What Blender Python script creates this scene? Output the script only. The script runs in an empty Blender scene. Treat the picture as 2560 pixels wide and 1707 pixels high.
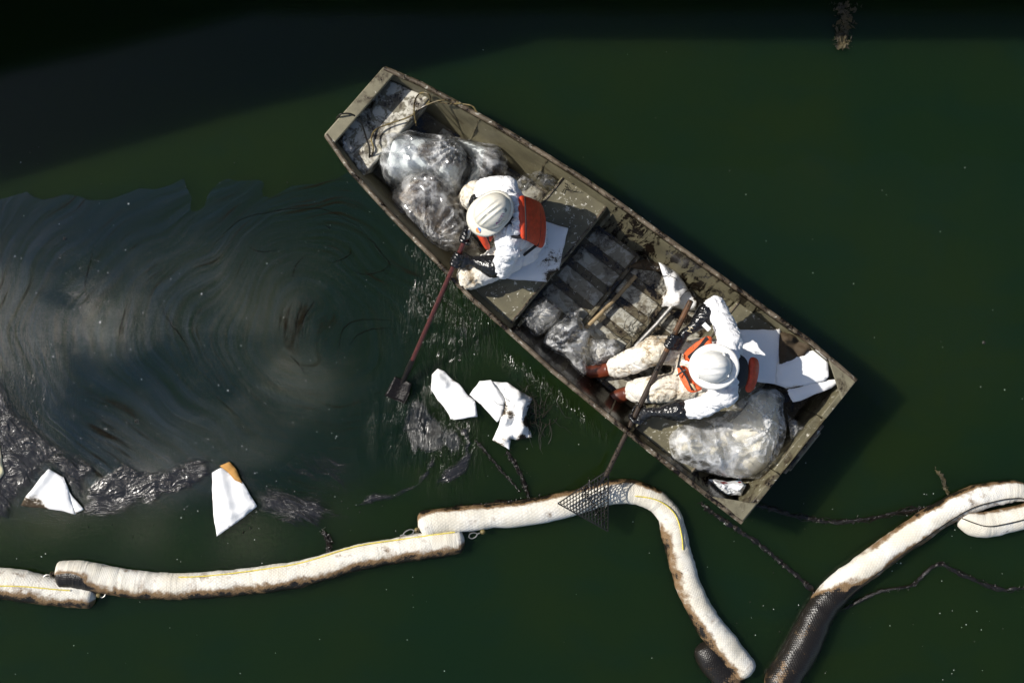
import bpy, bmesh, math, random
import numpy as np
from mathutils import Vector, Matrix, Quaternion
from mathutils.geometry import delaunay_2d_cdt
random.seed(7); np.random.seed(7)
scene = bpy.context.scene
COL = scene.collection
PI = math.pi

# ------------------------------------------------------------------ camera, sky, sun, exposure
H_CAM, F_PX, CX, CY = 9.0, 3268.0, 1280.0, 853.5
cam_d = bpy.data.cameras.new('camera'); cam = bpy.data.objects.new('camera', cam_d); COL.objects.link(cam)
cam.location = (0, 0, H_CAM); cam.rotation_euler = (0, 0, 0)
cam_d.sensor_width = 36.0; cam_d.lens = 36.0*F_PX/2560.0; cam_d.clip_start = 0.1; cam_d.clip_end = 3000
scene.camera = cam

SUN_AZ_TRAVEL = (0.955, -0.297)          # horizontal direction in which the light travels
SUN_ZEN = math.radians(47)
sun_d = bpy.data.lights.new('sun', 'SUN'); sun = bpy.data.objects.new('sun', sun_d); COL.objects.link(sun)
sun_d.energy = 5.0; sun_d.angle = math.radians(0.53); sun_d.color = (1.0, 0.95, 0.87)
dl = Vector((SUN_AZ_TRAVEL[0]*math.sin(SUN_ZEN), SUN_AZ_TRAVEL[1]*math.sin(SUN_ZEN), -math.cos(SUN_ZEN))).normalized()
sun.rotation_euler = dl.to_track_quat('-Z', 'Y').to_euler()
sun.location = (-12, 4, 12)

world = bpy.data.worlds.new('World'); scene.world = world; world.use_nodes = True
wn, wl = world.node_tree.nodes, world.node_tree.links
wn.clear()
w_out = wn.new('ShaderNodeOutputWorld'); w_bg = wn.new('ShaderNodeBackground'); w_bg.inputs[1].default_value = 0.10
sky = wn.new('ShaderNodeTexSky'); sky.sky_type = 'NISHITA'; sky.sun_disc = False
sky.sun_elevation = PI/2 - SUN_ZEN
sky.sun_rotation = math.atan2(-SUN_AZ_TRAVEL[0], -SUN_AZ_TRAVEL[1])
# broken cloud cover, mapped on a plane high above
wtc = wn.new('ShaderNodeTexCoord'); wsep = wn.new('ShaderNodeSeparateXYZ'); wl.new(wtc.outputs['Generated'], wsep.inputs[0])
wz = wn.new('ShaderNodeMath'); wz.operation = 'MAXIMUM'; wz.inputs[1].default_value = 0.06; wl.new(wsep.outputs[2], wz.inputs[0])
wx = wn.new('ShaderNodeMath'); wx.operation = 'DIVIDE'; wl.new(wsep.outputs[0], wx.inputs[0]); wl.new(wz.outputs[0], wx.inputs[1])
wy = wn.new('ShaderNodeMath'); wy.operation = 'DIVIDE'; wl.new(wsep.outputs[1], wy.inputs[0]); wl.new(wz.outputs[0], wy.inputs[1])
wc = wn.new('ShaderNodeCombineXYZ'); wl.new(wx.outputs[0], wc.inputs[0]); wl.new(wy.outputs[0], wc.inputs[1]); wc.inputs[2].default_value = 3.7
wno = wn.new('ShaderNodeTexNoise'); wno.inputs['Scale'].default_value = 14.0; wno.inputs['Detail'].default_value = 7; wno.inputs['Roughness'].default_value = 0.6; wno.inputs['Distortion'].default_value = 0.4
wl.new(wc.outputs[0], wno.inputs['Vector'])
wr = wn.new('ShaderNodeValToRGB'); wr.color_ramp.elements[0].position = 0.52; wr.color_ramp.elements[1].position = 0.60
wl.new(wno.outputs[0], wr.inputs[0])
wm = wn.new('ShaderNodeMix'); wm.data_type = 'RGBA'; # the clouds stand in the west, clear sky overhead and in the east
wbank = wn.new('ShaderNodeMapRange'); wbank.interpolation_type = 'SMOOTHSTEP'; wl.new(wx.outputs[0], wbank.inputs[0]); wbank.inputs[1].default_value = -0.08; wbank.inputs[2].default_value = -0.28
wmul = wn.new('ShaderNodeMath'); wmul.operation = 'MULTIPLY'; wl.new(wr.outputs[0], wmul.inputs[0]); wl.new(wbank.outputs[0], wmul.inputs[1])
wab = wn.new('ShaderNodeMath'); wab.operation = 'ABSOLUTE'; wof = wn.new('ShaderNodeMath'); wof.operation = 'ADD'; wof.inputs[1].default_value = 0.055; wl.new(wy.outputs[0], wof.inputs[0]); wl.new(wof.outputs[0], wab.inputs[0])
wsp = wn.new('ShaderNodeMapRange'); wsp.interpolation_type = 'SMOOTHSTEP'; wl.new(wab.outputs[0], wsp.inputs[0]); wsp.inputs[1].default_value = 0.14; wsp.inputs[2].default_value = 0.05
wmu2 = wn.new('ShaderNodeMath'); wmu2.operation = 'MULTIPLY'; wl.new(wmul.outputs[0], wmu2.inputs[0]); wl.new(wsp.outputs[0], wmu2.inputs[1])
wl.new(wmu2.outputs[0], wm.inputs[0]); wl.new(sky.outputs[0], wm.inputs[6])
wm.inputs[7].default_value = (72, 65, 54, 1)
wl.new(wm.outputs[2], w_bg.inputs[0]); wl.new(w_bg.outputs[0], w_out.inputs[0])

scene.view_settings.view_transform = 'Standard'; scene.view_settings.look = 'None'
scene.view_settings.gamma = 1; scene.view_settings.use_curve_mapping = False
scene.view_settings.exposure = 0.25
scene.cycles.max_bounces = 10; scene.cycles.transparent_max_bounces = 24
scene.cycles.sample_clamp_indirect = 4.0

# ------------------------------------------------------------------ helpers
ZM = {'z1': (780,140,2.703), 'z2': (1080,420,4.9), 'z3': (1260,500,2.703), 'z4': (1460,720,3.92), 'z5': (1560,800,2.958),
      'z6': (900,640,2.8), 'w1': (0,380,2.352), 'w2': (0,1000,2.613), 'w3': (900,1100,2.352), 'w4': (1750,1140,2.765),
      'w5': (0,0,2.352), 'w6': (1500,0,1.96), 'w7': (1380,1130,7.468), 'p': (0,0,1.0)}
def P(x, y, z=0.0, m='p'):
    """point of the plan (survey units of the photograph) at height z -> world"""
    ox, oy, s = ZM[m]
    k = (H_CAM - z)/F_PX
    return Vector(((ox + x/s - CX)*k, (CY - (oy + y/s))*k, z))
def PL(pts, z=0.0, m='p'): return [P(a, b, z, m) for a, b in pts]

def vnoise(p, seed=0):
    p = np.asarray(p, float); i = np.floor(p).astype(np.int64); f = p - i; u = f*f*(3-2*f)
    def h(a, b, c):
        n = (a*374761393 + b*668265263 + c*1274126177 + seed*974634777) & 0xFFFFFFFF
        n = ((n ^ (n >> 13))*1274126177) & 0xFFFFFFFF
        n = n ^ (n >> 16)
        return (n & 0xFFFF)/65535.0
    r = 0
    for dx in (0, 1):
        for dy in (0, 1):
            for dz in (0, 1):
                w = (u[:,0] if dx else 1-u[:,0])*(u[:,1] if dy else 1-u[:,1])*(u[:,2] if dz else 1-u[:,2])
                r = r + w*h(i[:,0]+dx, i[:,1]+dy, i[:,2]+dz)
    return r
def fbm(p, seed=0, o=4):
    p = np.asarray(p, float); r = 0; a = 0.5; t = 0
    for k in range(o):
        r = r + a*vnoise(p*(2**k) + 17.3*k, seed+k); t += a; a *= 0.5
    return r/t
def creases(xy, freq, n=6, seed=0, warp=0.35, sharp=9):
    """closeness to the ridge lines of crumple()"""
    rng = np.random.RandomState(seed); xy = np.asarray(xy, float); r = np.zeros(len(xy))
    wx_ = fbm(xyz(xy*freq*0.7), seed+3, 3) - 0.5; wy_ = fbm(xyz(xy*freq*0.7, 5.0), seed+9, 3) - 0.5
    for k in range(n):
        a = rng.uniform(0, PI); f = freq*rng.uniform(0.5, 1.9)
        t = (xy[:,0]*math.cos(a) + xy[:,1]*math.sin(a))*f + rng.uniform(0, 1) + warp*3*(wx_ if k % 2 else wy_)
        r = np.maximum(r, 1-np.minimum(t % 1.0, 1-t % 1.0)*sharp*freq/f*.8)
    return np.clip(r, 0, 1)
def xyz(xy, z=0.0):
    xy = np.asarray(xy, float); return np.column_stack([xy[:,0], xy[:,1], np.full(len(xy), z)])
def crumple(xy, freq, n=6, seed=0, warp=0.35):
    """sum of warped triangle waves: creased facets like crushed plastic or paper, about -1..1"""
    rng = np.random.RandomState(seed); xy = np.asarray(xy, float); r = np.zeros(len(xy)); tot = 0
    wx_ = fbm(xyz(xy*freq*0.7), seed+3, 3) - 0.5; wy_ = fbm(xyz(xy*freq*0.7, 5.0), seed+9, 3) - 0.5
    for k in range(n):
        a = rng.uniform(0, PI); f = freq*rng.uniform(0.5, 1.9); w = 1.0/f*freq
        t = (xy[:,0]*math.cos(a) + xy[:,1]*math.sin(a))*f + rng.uniform(0, 1) + warp*3*(wx_ if k % 2 else wy_)
        r += w*(np.abs((t % 1.0) - 0.5)*4 - 1); tot += w
    return r/tot*1.6

def wloc(o):
    v = Vector((0, 0, 0))
    while o: v = v + o.location; o = o.parent
    return v
def link(o, parent=None):
    COL.objects.link(o)
    if parent is not None:
        o.parent = parent; o.location = -wloc(parent)
    return o
def tag(o, label=None, cat=None, group=None, kind=None):
    if label: o['label'] = label
    if cat: o['category'] = cat
    if group: o['group'] = group
    if kind: o['kind'] = kind
    return o
def thing(name, label, cat, loc, group=None):
    o = bpy.data.objects.new(name, None); COL.objects.link(o); o.location = loc; o.empty_display_size = 0.1
    return tag(o, label, cat, group)
def mesh(name, v, f, mat=None, parent=None, smooth=True, attrs=None, uv=None, sharp=None):
    me = bpy.data.meshes.new(name); me.from_pydata([tuple(a) for a in v], [], [tuple(int(i) for i in q) for q in f]); me.update()
    if smooth: me.polygons.foreach_set('use_smooth', [True]*len(me.polygons))
    if attrs:
        for k, a in attrs.items():
            at = me.attributes.new(k, 'FLOAT', 'POINT'); at.data.foreach_set('value', np.asarray(a, np.float32))
    if uv is not None:
        ul = me.uv_layers.new(name='UVMap'); li = np.zeros(len(me.loops), np.int32); me.loops.foreach_get('vertex_index', li)
        ul.data.foreach_set('uv', np.asarray(uv, np.float32)[li].ravel())
    if mat: me.materials.append(mat)
    if sharp is not None: me.set_sharp_from_angle(angle=sharp)
    return link(bpy.data.objects.new(name, me), parent)
class MB:
    """collects simple shapes into one mesh"""
    def __init__(s): s.v = []; s.f = []
    def add(s, v, f):
        b = len(s.v); s.v += [tuple(a) for a in v]; s.f += [tuple(i+b for i in q) for q in f]
    def tube(s, pts, r, n=6, cap=True):
        pts = [Vector(p) for p in pts]; m = len(pts); rr = r if hasattr(r, '__len__') else [r]*m
        v = []; up = Vector((0.13, 0.21, 1)).normalized(); pa = None
        for i in range(m):
            t = (pts[min(i+1, m-1)] - pts[max(i-1, 0)])
            t = t.normalized() if t.length > 1e-9 else Vector((1, 0, 0))
            a = (pa - t*pa.dot(t)) if pa is not None else t.cross(up)
            if a.length < 1e-6: a = t.orthogonal()
            a.normalize(); pa = a; b = t.cross(a)
            for k in range(n):
                an = 2*PI*k/n; v.append(pts[i] + (a*math.cos(an) + b*math.sin(an))*rr[i])
        f = [(i*n+k, i*n+(k+1) % n, (i+1)*n+(k+1) % n, (i+1)*n+k) for i in range(m-1) for k in range(n)]
        if cap: f += [tuple(range(n))[::-1], tuple((m-1)*n+k for k in range(n))]
        s.add(v, f)
    def box8(s, p):   # bottom four, top four
        s.add(p, [(3,2,1,0),(4,5,6,7),(0,1,5,4),(1,2,6,5),(2,3,7,6),(3,0,4,7)])
    def bar(s, a, b, w, h, up=Vector((0,0,1))):
        a = Vector(a); b = Vector(b); t = (b-a).normalized(); x = t.cross(up).normalized()*w/2; u = x.cross(t).normalized()*h/2
        s.box8([a-x-u, b-x-u, b+x-u, a+x-u, a-x+u, b-x+u, b+x+u, a+x+u])
    def build(s, name, mat, parent=None, smooth=True, sharp=0.6): 
        return mesh(name, s.v, s.f, mat, parent, smooth, sharp=sharp if smooth else None)
def spline(pts, n):
    pts = [Vector(p) for p in pts]; q = [pts[0]*2-pts[1]] + pts + [pts[-1]*2-pts[-2]]; out = []
    seg = len(pts)-1
    for i in range(n):
        t = i/(n-1)*seg; k = min(int(t), seg-1); u = t-k; a, b, c, d = q[k:k+4]
        out.append(0.5*((2*b) + (c-a)*u + (2*a-5*b+4*c-d)*u*u + (3*b-a-3*c+d)*u**3))
    return out
def bevel(o, w, seg=2):
    m = o.modifiers.new('bevel', 'BEVEL'); m.width = w; m.segments = seg; m.limit_method = 'ANGLE'; return o
def heap_mesh(outline, step, jitter=0.25, wob=0.0, seed=0):
    """triangulated plan of an outline (world xy); returns xy, faces, distance to edge"""
    o = [Vector((p[0], p[1])) for p in outline]; bd = []
    for i in range(len(o)):
        a, b = o[i], o[(i+1) % len(o)]; k = max(1, int((b-a).length/step))
        for j in range(k): bd.append(a + (b-a)*(j/k))
    bd = np.array([tuple(b) for b in bd])
    if wob: bd = bd + wob*np.column_stack([fbm(xyz(bd*9), seed, 3)-.5, fbm(xyz(bd*9, 4), seed+1, 3)-.5])*2
    x0, y0 = bd.min(0); x1, y1 = bd.max(0)
    gx, gy = np.meshgrid(np.arange(x0, x1, step), np.arange(y0, y1, step)); g = np.column_stack([gx.ravel(), gy.ravel()])
    rng = np.random.RandomState(seed); g += rng.uniform(-jitter, jitter, g.shape)*step
    d, ins = poly_dist(g, bd); g = g[ins & (d > step*0.55)]
    allp = np.vstack([bd, g]); nb = len(bd)
    r = delaunay_2d_cdt([Vector(p) for p in allp], [(i, (i+1) % nb) for i in range(nb)], [], 1, 1e-7)
    xy = np.array([tuple(p) for p in r[0]]); d, _ = poly_dist(xy, bd)
    faces = []
    for f in r[2]:
        a, b, c = (xy[i] for i in f)
        if (b[0]-a[0])*(c[1]-a[1]) - (b[1]-a[1])*(c[0]-a[0]) < 0: f = f[::-1]
        faces.append(f)
    return xy, faces, d
def poly_dist(g, bd):
    d = np.full(len(g), 1e9); ins = np.zeros(len(g), bool); n = len(bd)
    for i in range(n):
        a = bd[i]; b = bd[(i+1) % n]; ab = b-a; L = max(ab.dot(ab), 1e-12)
        t = np.clip(((g-a)@ab)/L, 0, 1); q = g - (a + t[:,None]*ab); d = np.minimum(d, np.hypot(q[:,0], q[:,1]))
        if a[1] != b[1]:
            c = ((a[1] > g[:,1]) != (b[1] > g[:,1])) & (g[:,0] < (b[0]-a[0])*(g[:,1]-a[1])/(b[1]-a[1]) + a[0]); ins ^= c
    return d, ins

# ------------------------------------------------------------------ materials
class NB:
    def __init__(s, name):
        s.m = bpy.data.materials.new(name); s.m.use_nodes = True; s.t = s.m.node_tree; s.n = s.t.nodes; s.l = s.t.links; s.n.clear()
        s.out = s.n.new('ShaderNodeOutputMaterial'); s.tc = s.n.new('ShaderNodeTexCoord'); s.geo = None
    def val(s, x, sock):
        if hasattr(x, 'is_output') or isinstance(x, bpy.types.NodeSocket): s.l.new(x, sock)
        else:
            if hasattr(x, '__len__') and len(x) == 3 and sock.type == 'RGBA': x = (*x, 1)
            sock.default_value = x
    def pos(s):
        if not s.geo: s.geo = s.n.new('ShaderNodeNewGeometry')
        return s.geo.outputs['Position']
    def map(s, v, scale=(1,1,1), rot=(0,0,0), loc=(0,0,0)):
        n = s.n.new('ShaderNodeMapping'); s.l.new(v, n.inputs[0]); n.inputs['Scale'].default_value = scale; n.inputs['Rotation'].default_value = rot; n.inputs['Location'].default_value = loc
        return n.outputs[0]
    def noise(s, v, scale, detail=4, rough=0.55, dist=0.0):
        n = s.n.new('ShaderNodeTexNoise'); s.l.new(v, n.inputs['Vector']); n.inputs['Scale'].default_value = scale; n.inputs['Detail'].default_value = detail
        n.inputs['Roughness'].default_value = rough; n.inputs['Distortion'].default_value = dist; return n.outputs[0]
    def ramp(s, v, a, b, lo=0.0, hi=1.0):
        n = s.n.new('ShaderNodeMapRange'); n.interpolation_type = 'SMOOTHSTEP'; s.val(v, n.inputs[0]); n.inputs[1].default_value = a; n.inputs[2].default_value = b
        n.inputs[3].default_value = lo; n.inputs[4].default_value = hi; return n.outputs[0]
    def math(s, op, a, b=0.0, c=0.0):
        n = s.n.new('ShaderNodeMath'); n.operation = op; s.val(a, n.inputs[0]); s.val(b, n.inputs[1])
        if op in ('MULTIPLY_ADD',): s.val(c, n.inputs[2])
        return n.outputs[0]
    def mix(s, f, a, b):
        n = s.n.new('ShaderNodeMix'); n.data_type = 'RGBA'; s.val(f, n.inputs[0]); s.val(a, n.inputs[6]); s.val(b, n.inputs[7]); return n.outputs[2]
    def attr(s, name):
        n = s.n.new('ShaderNodeAttribute'); n.attribute_name = name; return n.outputs['Fac']
    def bump(s, h, strength=0.5, dist=0.01):
        n = s.n.new('ShaderNodeBump'); s.l.new(h, n.inputs['Height']); n.inputs['Strength'].default_value = strength; n.inputs['Distance'].default_value = dist; return n.outputs[0]
    def princ(s, base, rough=0.5, metal=0.0, normal=None, spec=0.5, **kw):
        n = s.n.new('ShaderNodeBsdfPrincipled'); s.val(base, n.inputs['Base Color']); s.val(rough, n.inputs['Roughness']); s.val(metal, n.inputs['Metallic'])
        n.inputs['Specular IOR Level'].default_value = spec
        if normal is not None: s.l.new(normal, n.inputs['Normal'])
        for k, v in kw.items(): s.val(v, n.inputs[k.replace('_', ' ')])
        s.l.new(n.outputs[0], s.out.inputs[0]); s.last = n; return n.outputs[0]
    def sh(s, kind, **kw):
        n = s.n.new('ShaderNodeBsdf'+kind)
        for k, v in kw.items(): s.val(v, n.inputs[k])
        return n.outputs[0]
    def mixs(s, f, a, b):
        n = s.n.new('ShaderNodeMixShader'); s.val(f, n.inputs[0]); s.l.new(a, n.inputs[1]); s.l.new(b, n.inputs[2]); return n.outputs[0]
    def surf(s, o): s.l.new(o, s.out.inputs[0]); return s.m

def m_simple(name, c, rough=0.5, metal=0.0, ns=30, var=0.25, bs=0.2, bd=0.004, spec=0.5):
    b = NB(name); o = b.tc.outputs['Object']; n = b.noise(o, ns, 5, 0.6)
    dark = tuple(x*(1-var) for x in c); lite = tuple(min(1, x*(1+var)) for x in c)
    b.princ(b.mix(b.ramp(n, 0.3, 0.7), dark, lite), rough, metal, b.bump(n, bs, bd), spec); return b.m
OIL = (0.008, 0.0055, 0.0035)
def m_paint(name, base=(0.108,0.097,0.058), chip=0.60, oil=0.60, streak=False, chipc=(0.50,0.48,0.41), cs=34):
    """worn khaki boat paint: pale chips, brown and black oil stains"""
    b = NB(name); o = b.tc.outputs['Object']
    n1 = b.noise(o, 6, 5, 0.6); n2 = b.noise(o, cs, 6, 0.68, 0.6); n3 = b.noise(o, 9, 8, 0.7, 0.4); n4 = b.noise(o, 70, 3, 0.6)
    col = b.mix(b.ramp(n1, 0.3, 0.7), tuple(x*0.78 for x in base), tuple(x*1.2 for x in base))
    col = b.mix(b.ramp(n2, chip, chip+0.05), col, chipc)
    brown = b.ramp(n3, oil-0.10, oil+0.05)
    col = b.mix(b.math('MULTIPLY', brown, 0.75), col, (0.035, 0.022, 0.010))
    black = b.ramp(b.math('MULTIPLY_ADD', n4, 0.35, n3), oil+0.19, oil+0.27)
    if streak:
        uv = b.tc.outputs['UV']; sn = b.noise(b.map(uv, (13, 1.6, 1)), 1.0, 7, 0.74, 0.5); w = b.attr('oily')
        sm = b.ramp(b.math('MULTIPLY_ADD', w, 0.20, sn), 0.68, 0.74)
        black = b.math('MAXIMUM', black, sm)
    col = b.mix(black, col, OIL)
    rg = b.mix(black, (0.55,)*3, (0.22,)*3)
    b.princ(col, rg, 0.0, b.bump(b.math('ADD', n3, b.math('MULTIPLY', n2, 0.3)), 0.35, 0.006), 0.4); return b.m
def m_cloth(name, c=(0.70,0.70,0.71), dirtc=(0.16,0.095,0.035), attr=None, thr=0.62, fs=False):
    b = NB(name); o = b.tc.outputs['Object']; n = b.noise(b.map(o, (.55,1.5,1), (0,0,.25)) if fs else o, 7, 9, 0.72, 0.8); n2 = b.noise(o, 60, 6, 0.7, 0.8); cr = b.noise(o, 24, 2, 0.5, 2.2)
    if attr:
        a = b.attr(attr); c = b.mix(b.ramp(a, 0.05, 0.5), c, (0.66,0.61,0.50)); s = b.math('MULTIPLY_ADD', a, 0.42, n)
    else: s = n
    m1 = b.ramp(s, thr+0.02, thr+0.26); m2 = b.ramp(b.math('MULTIPLY_ADD', n2, 0.55, s), thr+0.32, thr+0.54)
    col = b.mix(b.math('MULTIPLY', m1, 0.6), c, (0.50, 0.38, 0.22)); col = b.mix(m2, col, dirtc)
    b.princ(col, 0.62, 0.0, b.bump(b.math('ADD', cr, b.math('MULTIPLY', n2, 0.10)), 0.42, 0.020), 0.3); return b.m
def m_pad(name, thr=0.68, c=(0.74,0.74,0.735), dirt=(0.05,0.035,0.02)):
    b = NB(name); o = b.tc.outputs['Object']; n = b.noise(o, 6, 8, 0.72, 0.5); n2 = b.noise(o, 40, 5, 0.7, 1.5); n3 = b.noise(o, 140, 3, 0.6)
    d = b.attr('dirt'); s = b.math('MULTIPLY_ADD', d, 0.5, n)
    col = b.mix(b.math('MULTIPLY', b.ramp(s, thr-0.08, thr+0.2), 0.7), c, (0.46, 0.35, 0.20))
    col = b.mix(b.ramp(b.math('MULTIPLY_ADD', n2, 0.5, s), thr+0.26, thr+0.36), col, dirt)
    b.princ(col, 0.75, 0.0, b.bump(b.math('ADD', n2, n3), 0.18, 0.004), 0.25); return b.m
def m_film(name, diff=0.11, tint=(0.86,0.87,0.88), crease=0.60):
    """thin clear polythene, light caught on its creases painted in as white"""
    b = NB(name); o = b.tc.outputs['Object']; n = b.noise(o, 15, 2, 0.5, 2.2); n2 = b.noise(o, 7, 6, 0.7, 0.6); cz = b.attr('crease')
    nr = b.bump(n, 0.25, 0.010)
    df = b.mixs(0.4, b.sh('Diffuse', Color=tint, Normal=nr), b.sh('Translucent', Color=tint))
    tr = b.sh('Transparent', Color=(0.96, 0.96, 0.95, 1))
    fac = b.math('MULTIPLY_ADD', cz, crease, b.ramp(n2, 0.45, 0.68, diff*0.35, diff*3.0))
    base = b.mixs(b.math('MINIMUM', fac, 0.92), tr, df)
    lw = b.n.new('ShaderNodeFresnel'); lw.inputs[0].default_value = 1.5; b.l.new(nr, lw.inputs['Normal'])
    gl = b.sh('Glossy', Color=(1,1,1,1), Roughness=0.15, Normal=nr)
    return b.surf(b.mixs(b.math('MULTIPLY_ADD', lw.outputs[0], 0.9, 0.0), base, gl))
def m_content(name, white=(0.72,0.78,0.80), off=0.0, dirt=(0.024,0.013,0.005)):
    b = NB(name); o = b.tc.outputs['Object']; n = b.noise(o, 5.0, 7, 0.66, 0.6); n2 = b.noise(b.map(o, (1,2.2,1), (0,0,0.5)), 30, 7, 0.8, 2.5)
    a = b.attr('dirt'); s = b.math('ADD', b.math('MULTIPLY_ADD', n, 0.7, off), b.math('MULTIPLY', a, 0.46))
    col = b.mix(b.ramp(s, 0.40, 0.62), white, (0.21, 0.115, 0.04))
    col = b.mix(b.ramp(b.math('MULTIPLY_ADD', n2, 0.55, s), 0.70, 0.86), col, dirt)
    b.princ(col, 0.5, 0.0, b.bump(n2, 0.5, 0.010), 0.4); return b.m

M = {}
M['paint'] = m_paint('boat_paint', oil=0.56); M['paint_bench'] = m_paint('bench_paint', chip=0.585, oil=0.64)
M['paint_bow'] = m_paint('bow_paint', base=(0.17,0.155,0.11), chip=0.46, oil=0.54, cs=15); M['paint_deck'] = m_paint('deck_paint', base=(0.16,0.145,0.095), chip=0.63, oil=0.61)
M['paint_floor'] = m_paint('floor_paint', base=(0.10,0.085,0.05), chip=0.60, oil=0.49)
M['paint_plate'] = m_paint('floor_plate_paint', base=(0.22,0.20,0.15), chip=0.47, oil=0.55, chipc=(0.34,0.33,0.28), cs=11)
M['paint_side'] = m_paint('side_paint', chip=0.66, oil=0.66, streak=True)
M['gunwale'] = m_paint('gunwale_paint', base=(0.12,0.095,0.065), chip=0.585, oil=0.50)
M['suit'] = m_cloth('coverall_cloth', attr='dirt', thr=0.62)
M['suit2'] = m_cloth('soiled_coverall_cloth', attr='dirt', thr=0.60, fs=True)
M['pad'] = m_pad('absorbent_pad'); M['pad_clean'] = m_pad('clean_pad', thr=0.80); M['pad_dirty'] = m_pad('dirty_pad', thr=0.50)
M['film'] = m_film('clear_polythene'); M['film_white'] = m_film('cloudy_polythene', 0.22); M['film_cloud'] = m_film('milky_polythene', 0.30, crease=0.7); M['film_clear'] = m_film('thin_polythene', 0.04)
M['content'] = m_content('oily_bag_contents', off=-.06); M['content_dark'] = m_content('dark_bag_contents', off=.0, white=(0.62,0.60,0.56)); M['content_pale'] = m_content('pale_bag_contents', white=(0.74,0.69,0.57), off=-.07)
M['skin'] = m_simple('skin', (0.42,0.25,0.17), 0.5, var=0.1, bs=0.05)
M['glove'] = m_simple('black_rubber', (0.008,0.008,0.009), 0.22, ns=40, bs=0.35, bd=0.01)
M['boot'] = m_simple('red_brown_rubber', (0.125,0.028,0.012), 0.38, ns=18, var=0.35)
M['vest'] = m_simple('orange_red_nylon', (0.52,0.050,0.014), 0.55, ns=25, var=0.22, bs=0.4, bd=0.012)
M['vest_dirty'] = m_cloth('soiled_orange_nylon', c=(0.62,0.10,0.025), dirtc=(0.03,0.015,0.008), thr=0.50)
M['black'] = m_simple('black_webbing', (0.010,0.010,0.012), 0.6)
M['strip'] = m_simple('grey_reflective_tape', (0.42,0.45,0.46), 0.35)
def m_hat(name, c):
    b = NB(name); o = b.tc.outputs['Object']; n = b.noise(o, 22, 6, 0.7, 0.5); n2 = b.noise(o, 90, 4, 0.7)
    col = b.mix(b.math('MULTIPLY', b.ramp(n, 0.45, 0.75), 0.5), c, tuple(x*0.68 for x in c)); col = b.mix(b.ramp(n2, 0.70, 0.74), col, (0.12,0.09,0.06))
    b.princ(col, 0.32, 0, b.bump(n, 0.05, 0.002), 0.5); return b.m
M['hat'] = m_hat('hard_hat_plastic', (0.66,0.63,0.54)); M['hat2'] = m_hat('white_hard_hat_plastic', (0.74,0.73,0.69))
M['yellow'] = m_simple('yellow_plastic', (0.75,0.62,0.03), 0.4); M['purple'] = m_simple('purple_print', (0.28,0.03,0.20), 0.5)
M['green_print'] = m_simple('green_print', (0.05,0.10,0.02), 0.5); M['orange_print'] = m_simple('orange_print', (0.65,0.22,0.05), 0.5); M['blue_print'] = m_simple('blue_print', (0.05,0.16,0.42), 0.5)
M['grey_print'] = m_simple('grey_print', (0.06,0.06,0.06), 0.5); M['tan_print'] = m_simple('tan_print', (0.5,0.4,0.25), 0.6)
M['red_wood'] = m_simple('red_painted_handle', (0.060,0.012,0.010), 0.42, ns=60, var=0.35)
M['wood'] = m_paint('oily_wood', base=(0.11,0.050,0.020), chip=0.74, oil=0.50); M['dark_wood'] = m_paint('oil_soaked_wood', base=(0.030,0.020,0.015), chip=0.70, oil=0.50)
M['steel'] = m_simple('worn_steel', (0.35,0.34,0.32), 0.35, 0.8); M['oily_steel'] = m_simple('oil_blackened_steel', (0.007,0.005,0.004), 0.30, 0.0, ns=55, var=0.5, bs=0.6, bd=0.012, spec=0.3)
M['net'] = m_simple('oil_blackened_net', (0.010,0.009,0.008), 0.32)
M['rope'] = m_paint('yellow_rope', base=(0.20,0.155,0.055), chip=0.80, oil=0.50); M['yellow_line'] = m_simple('yellow_line', (0.62,0.50,0.06), 0.6, ns=80)
M['weed'] = m_simple('oil_covered_weed', (0.008,0.006,0.0045), 0.24, ns=90, var=0.6, bs=0.7, bd=0.01)
M['weed_brown'] = m_simple('brown_weed', (0.040,0.031,0.012), 0.6, ns=14, var=0.8); M['twig'] = m_simple('wet_twig', (0.012,0.010,0.006), 0.35)
M['stick'] = m_paint('weathered_stick', base=(0.26,0.19,0.10), chip=0.70, oil=0.60)
M['concrete'] = m_simple('bridge_concrete', (0.26,0.25,0.23), 0.85, ns=3)
M['packet'] = None

# ------------------------------------------------------------------ water
def wave(x, y, chop=False):
    """height of the water: a calm river with small local wakes by the shovel and the hull"""
    x = np.asarray(x, float); y = np.asarray(y, float)
    q = np.column_stack([x, y, 0*x])
    h = 0.0008*(fbm(q*3.0, 5, 3)-.5)
    def env(px, py, rx, ry, ang=0.0):
        c = P(px, py); dx = x-c.x; dy = y-c.y; ca, sa = math.cos(ang), math.sin(ang)
        u = (dx*ca+dy*sa)/(rx/363.); v = (-dx*sa+dy*ca)/(ry/363.); return np.exp(-(u*u+v*v))
    wn1 = fbm(q*8, 11, 3)-.5; wn2 = fbm(q*np.array([16, 5, 1]), 12, 4)-.5; wn3 = fbm(q*14, 15, 3)-.5
    c1 = P(1170, 745); r1 = np.hypot(x-c1.x, y-c1.y)
    h = h + env(1120, 800, 80, 70)*(0.0040*np.sin(r1*62 + wn1*26) + 0.050*wn3)
    h = h + env(1060, 1045, 85, 70, 0.3)*(0.080*wn2 + 0.036*wn3)
    h = h + env(1130, 1110, 55, 75)*0.018*wn3 + env(1110, 690, 75, 22, -0.75)*0.028*wn3
    if chop: return np.clip(env(1120, 790, 95, 85) + 1.2*env(1055, 1050, 80, 75, 0.3) + .8*env(1130, 1110, 60, 85) + .8*env(1100, 690, 85, 22, -0.75) + .9*env(1375, 985, 130, 18, -0.68)  + .6*env(40, 1000, 90, 120) , 0, 1)
    h = h + env(1375, 985, 110, 20, -0.68)*0.024*wn3
    return h
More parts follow.
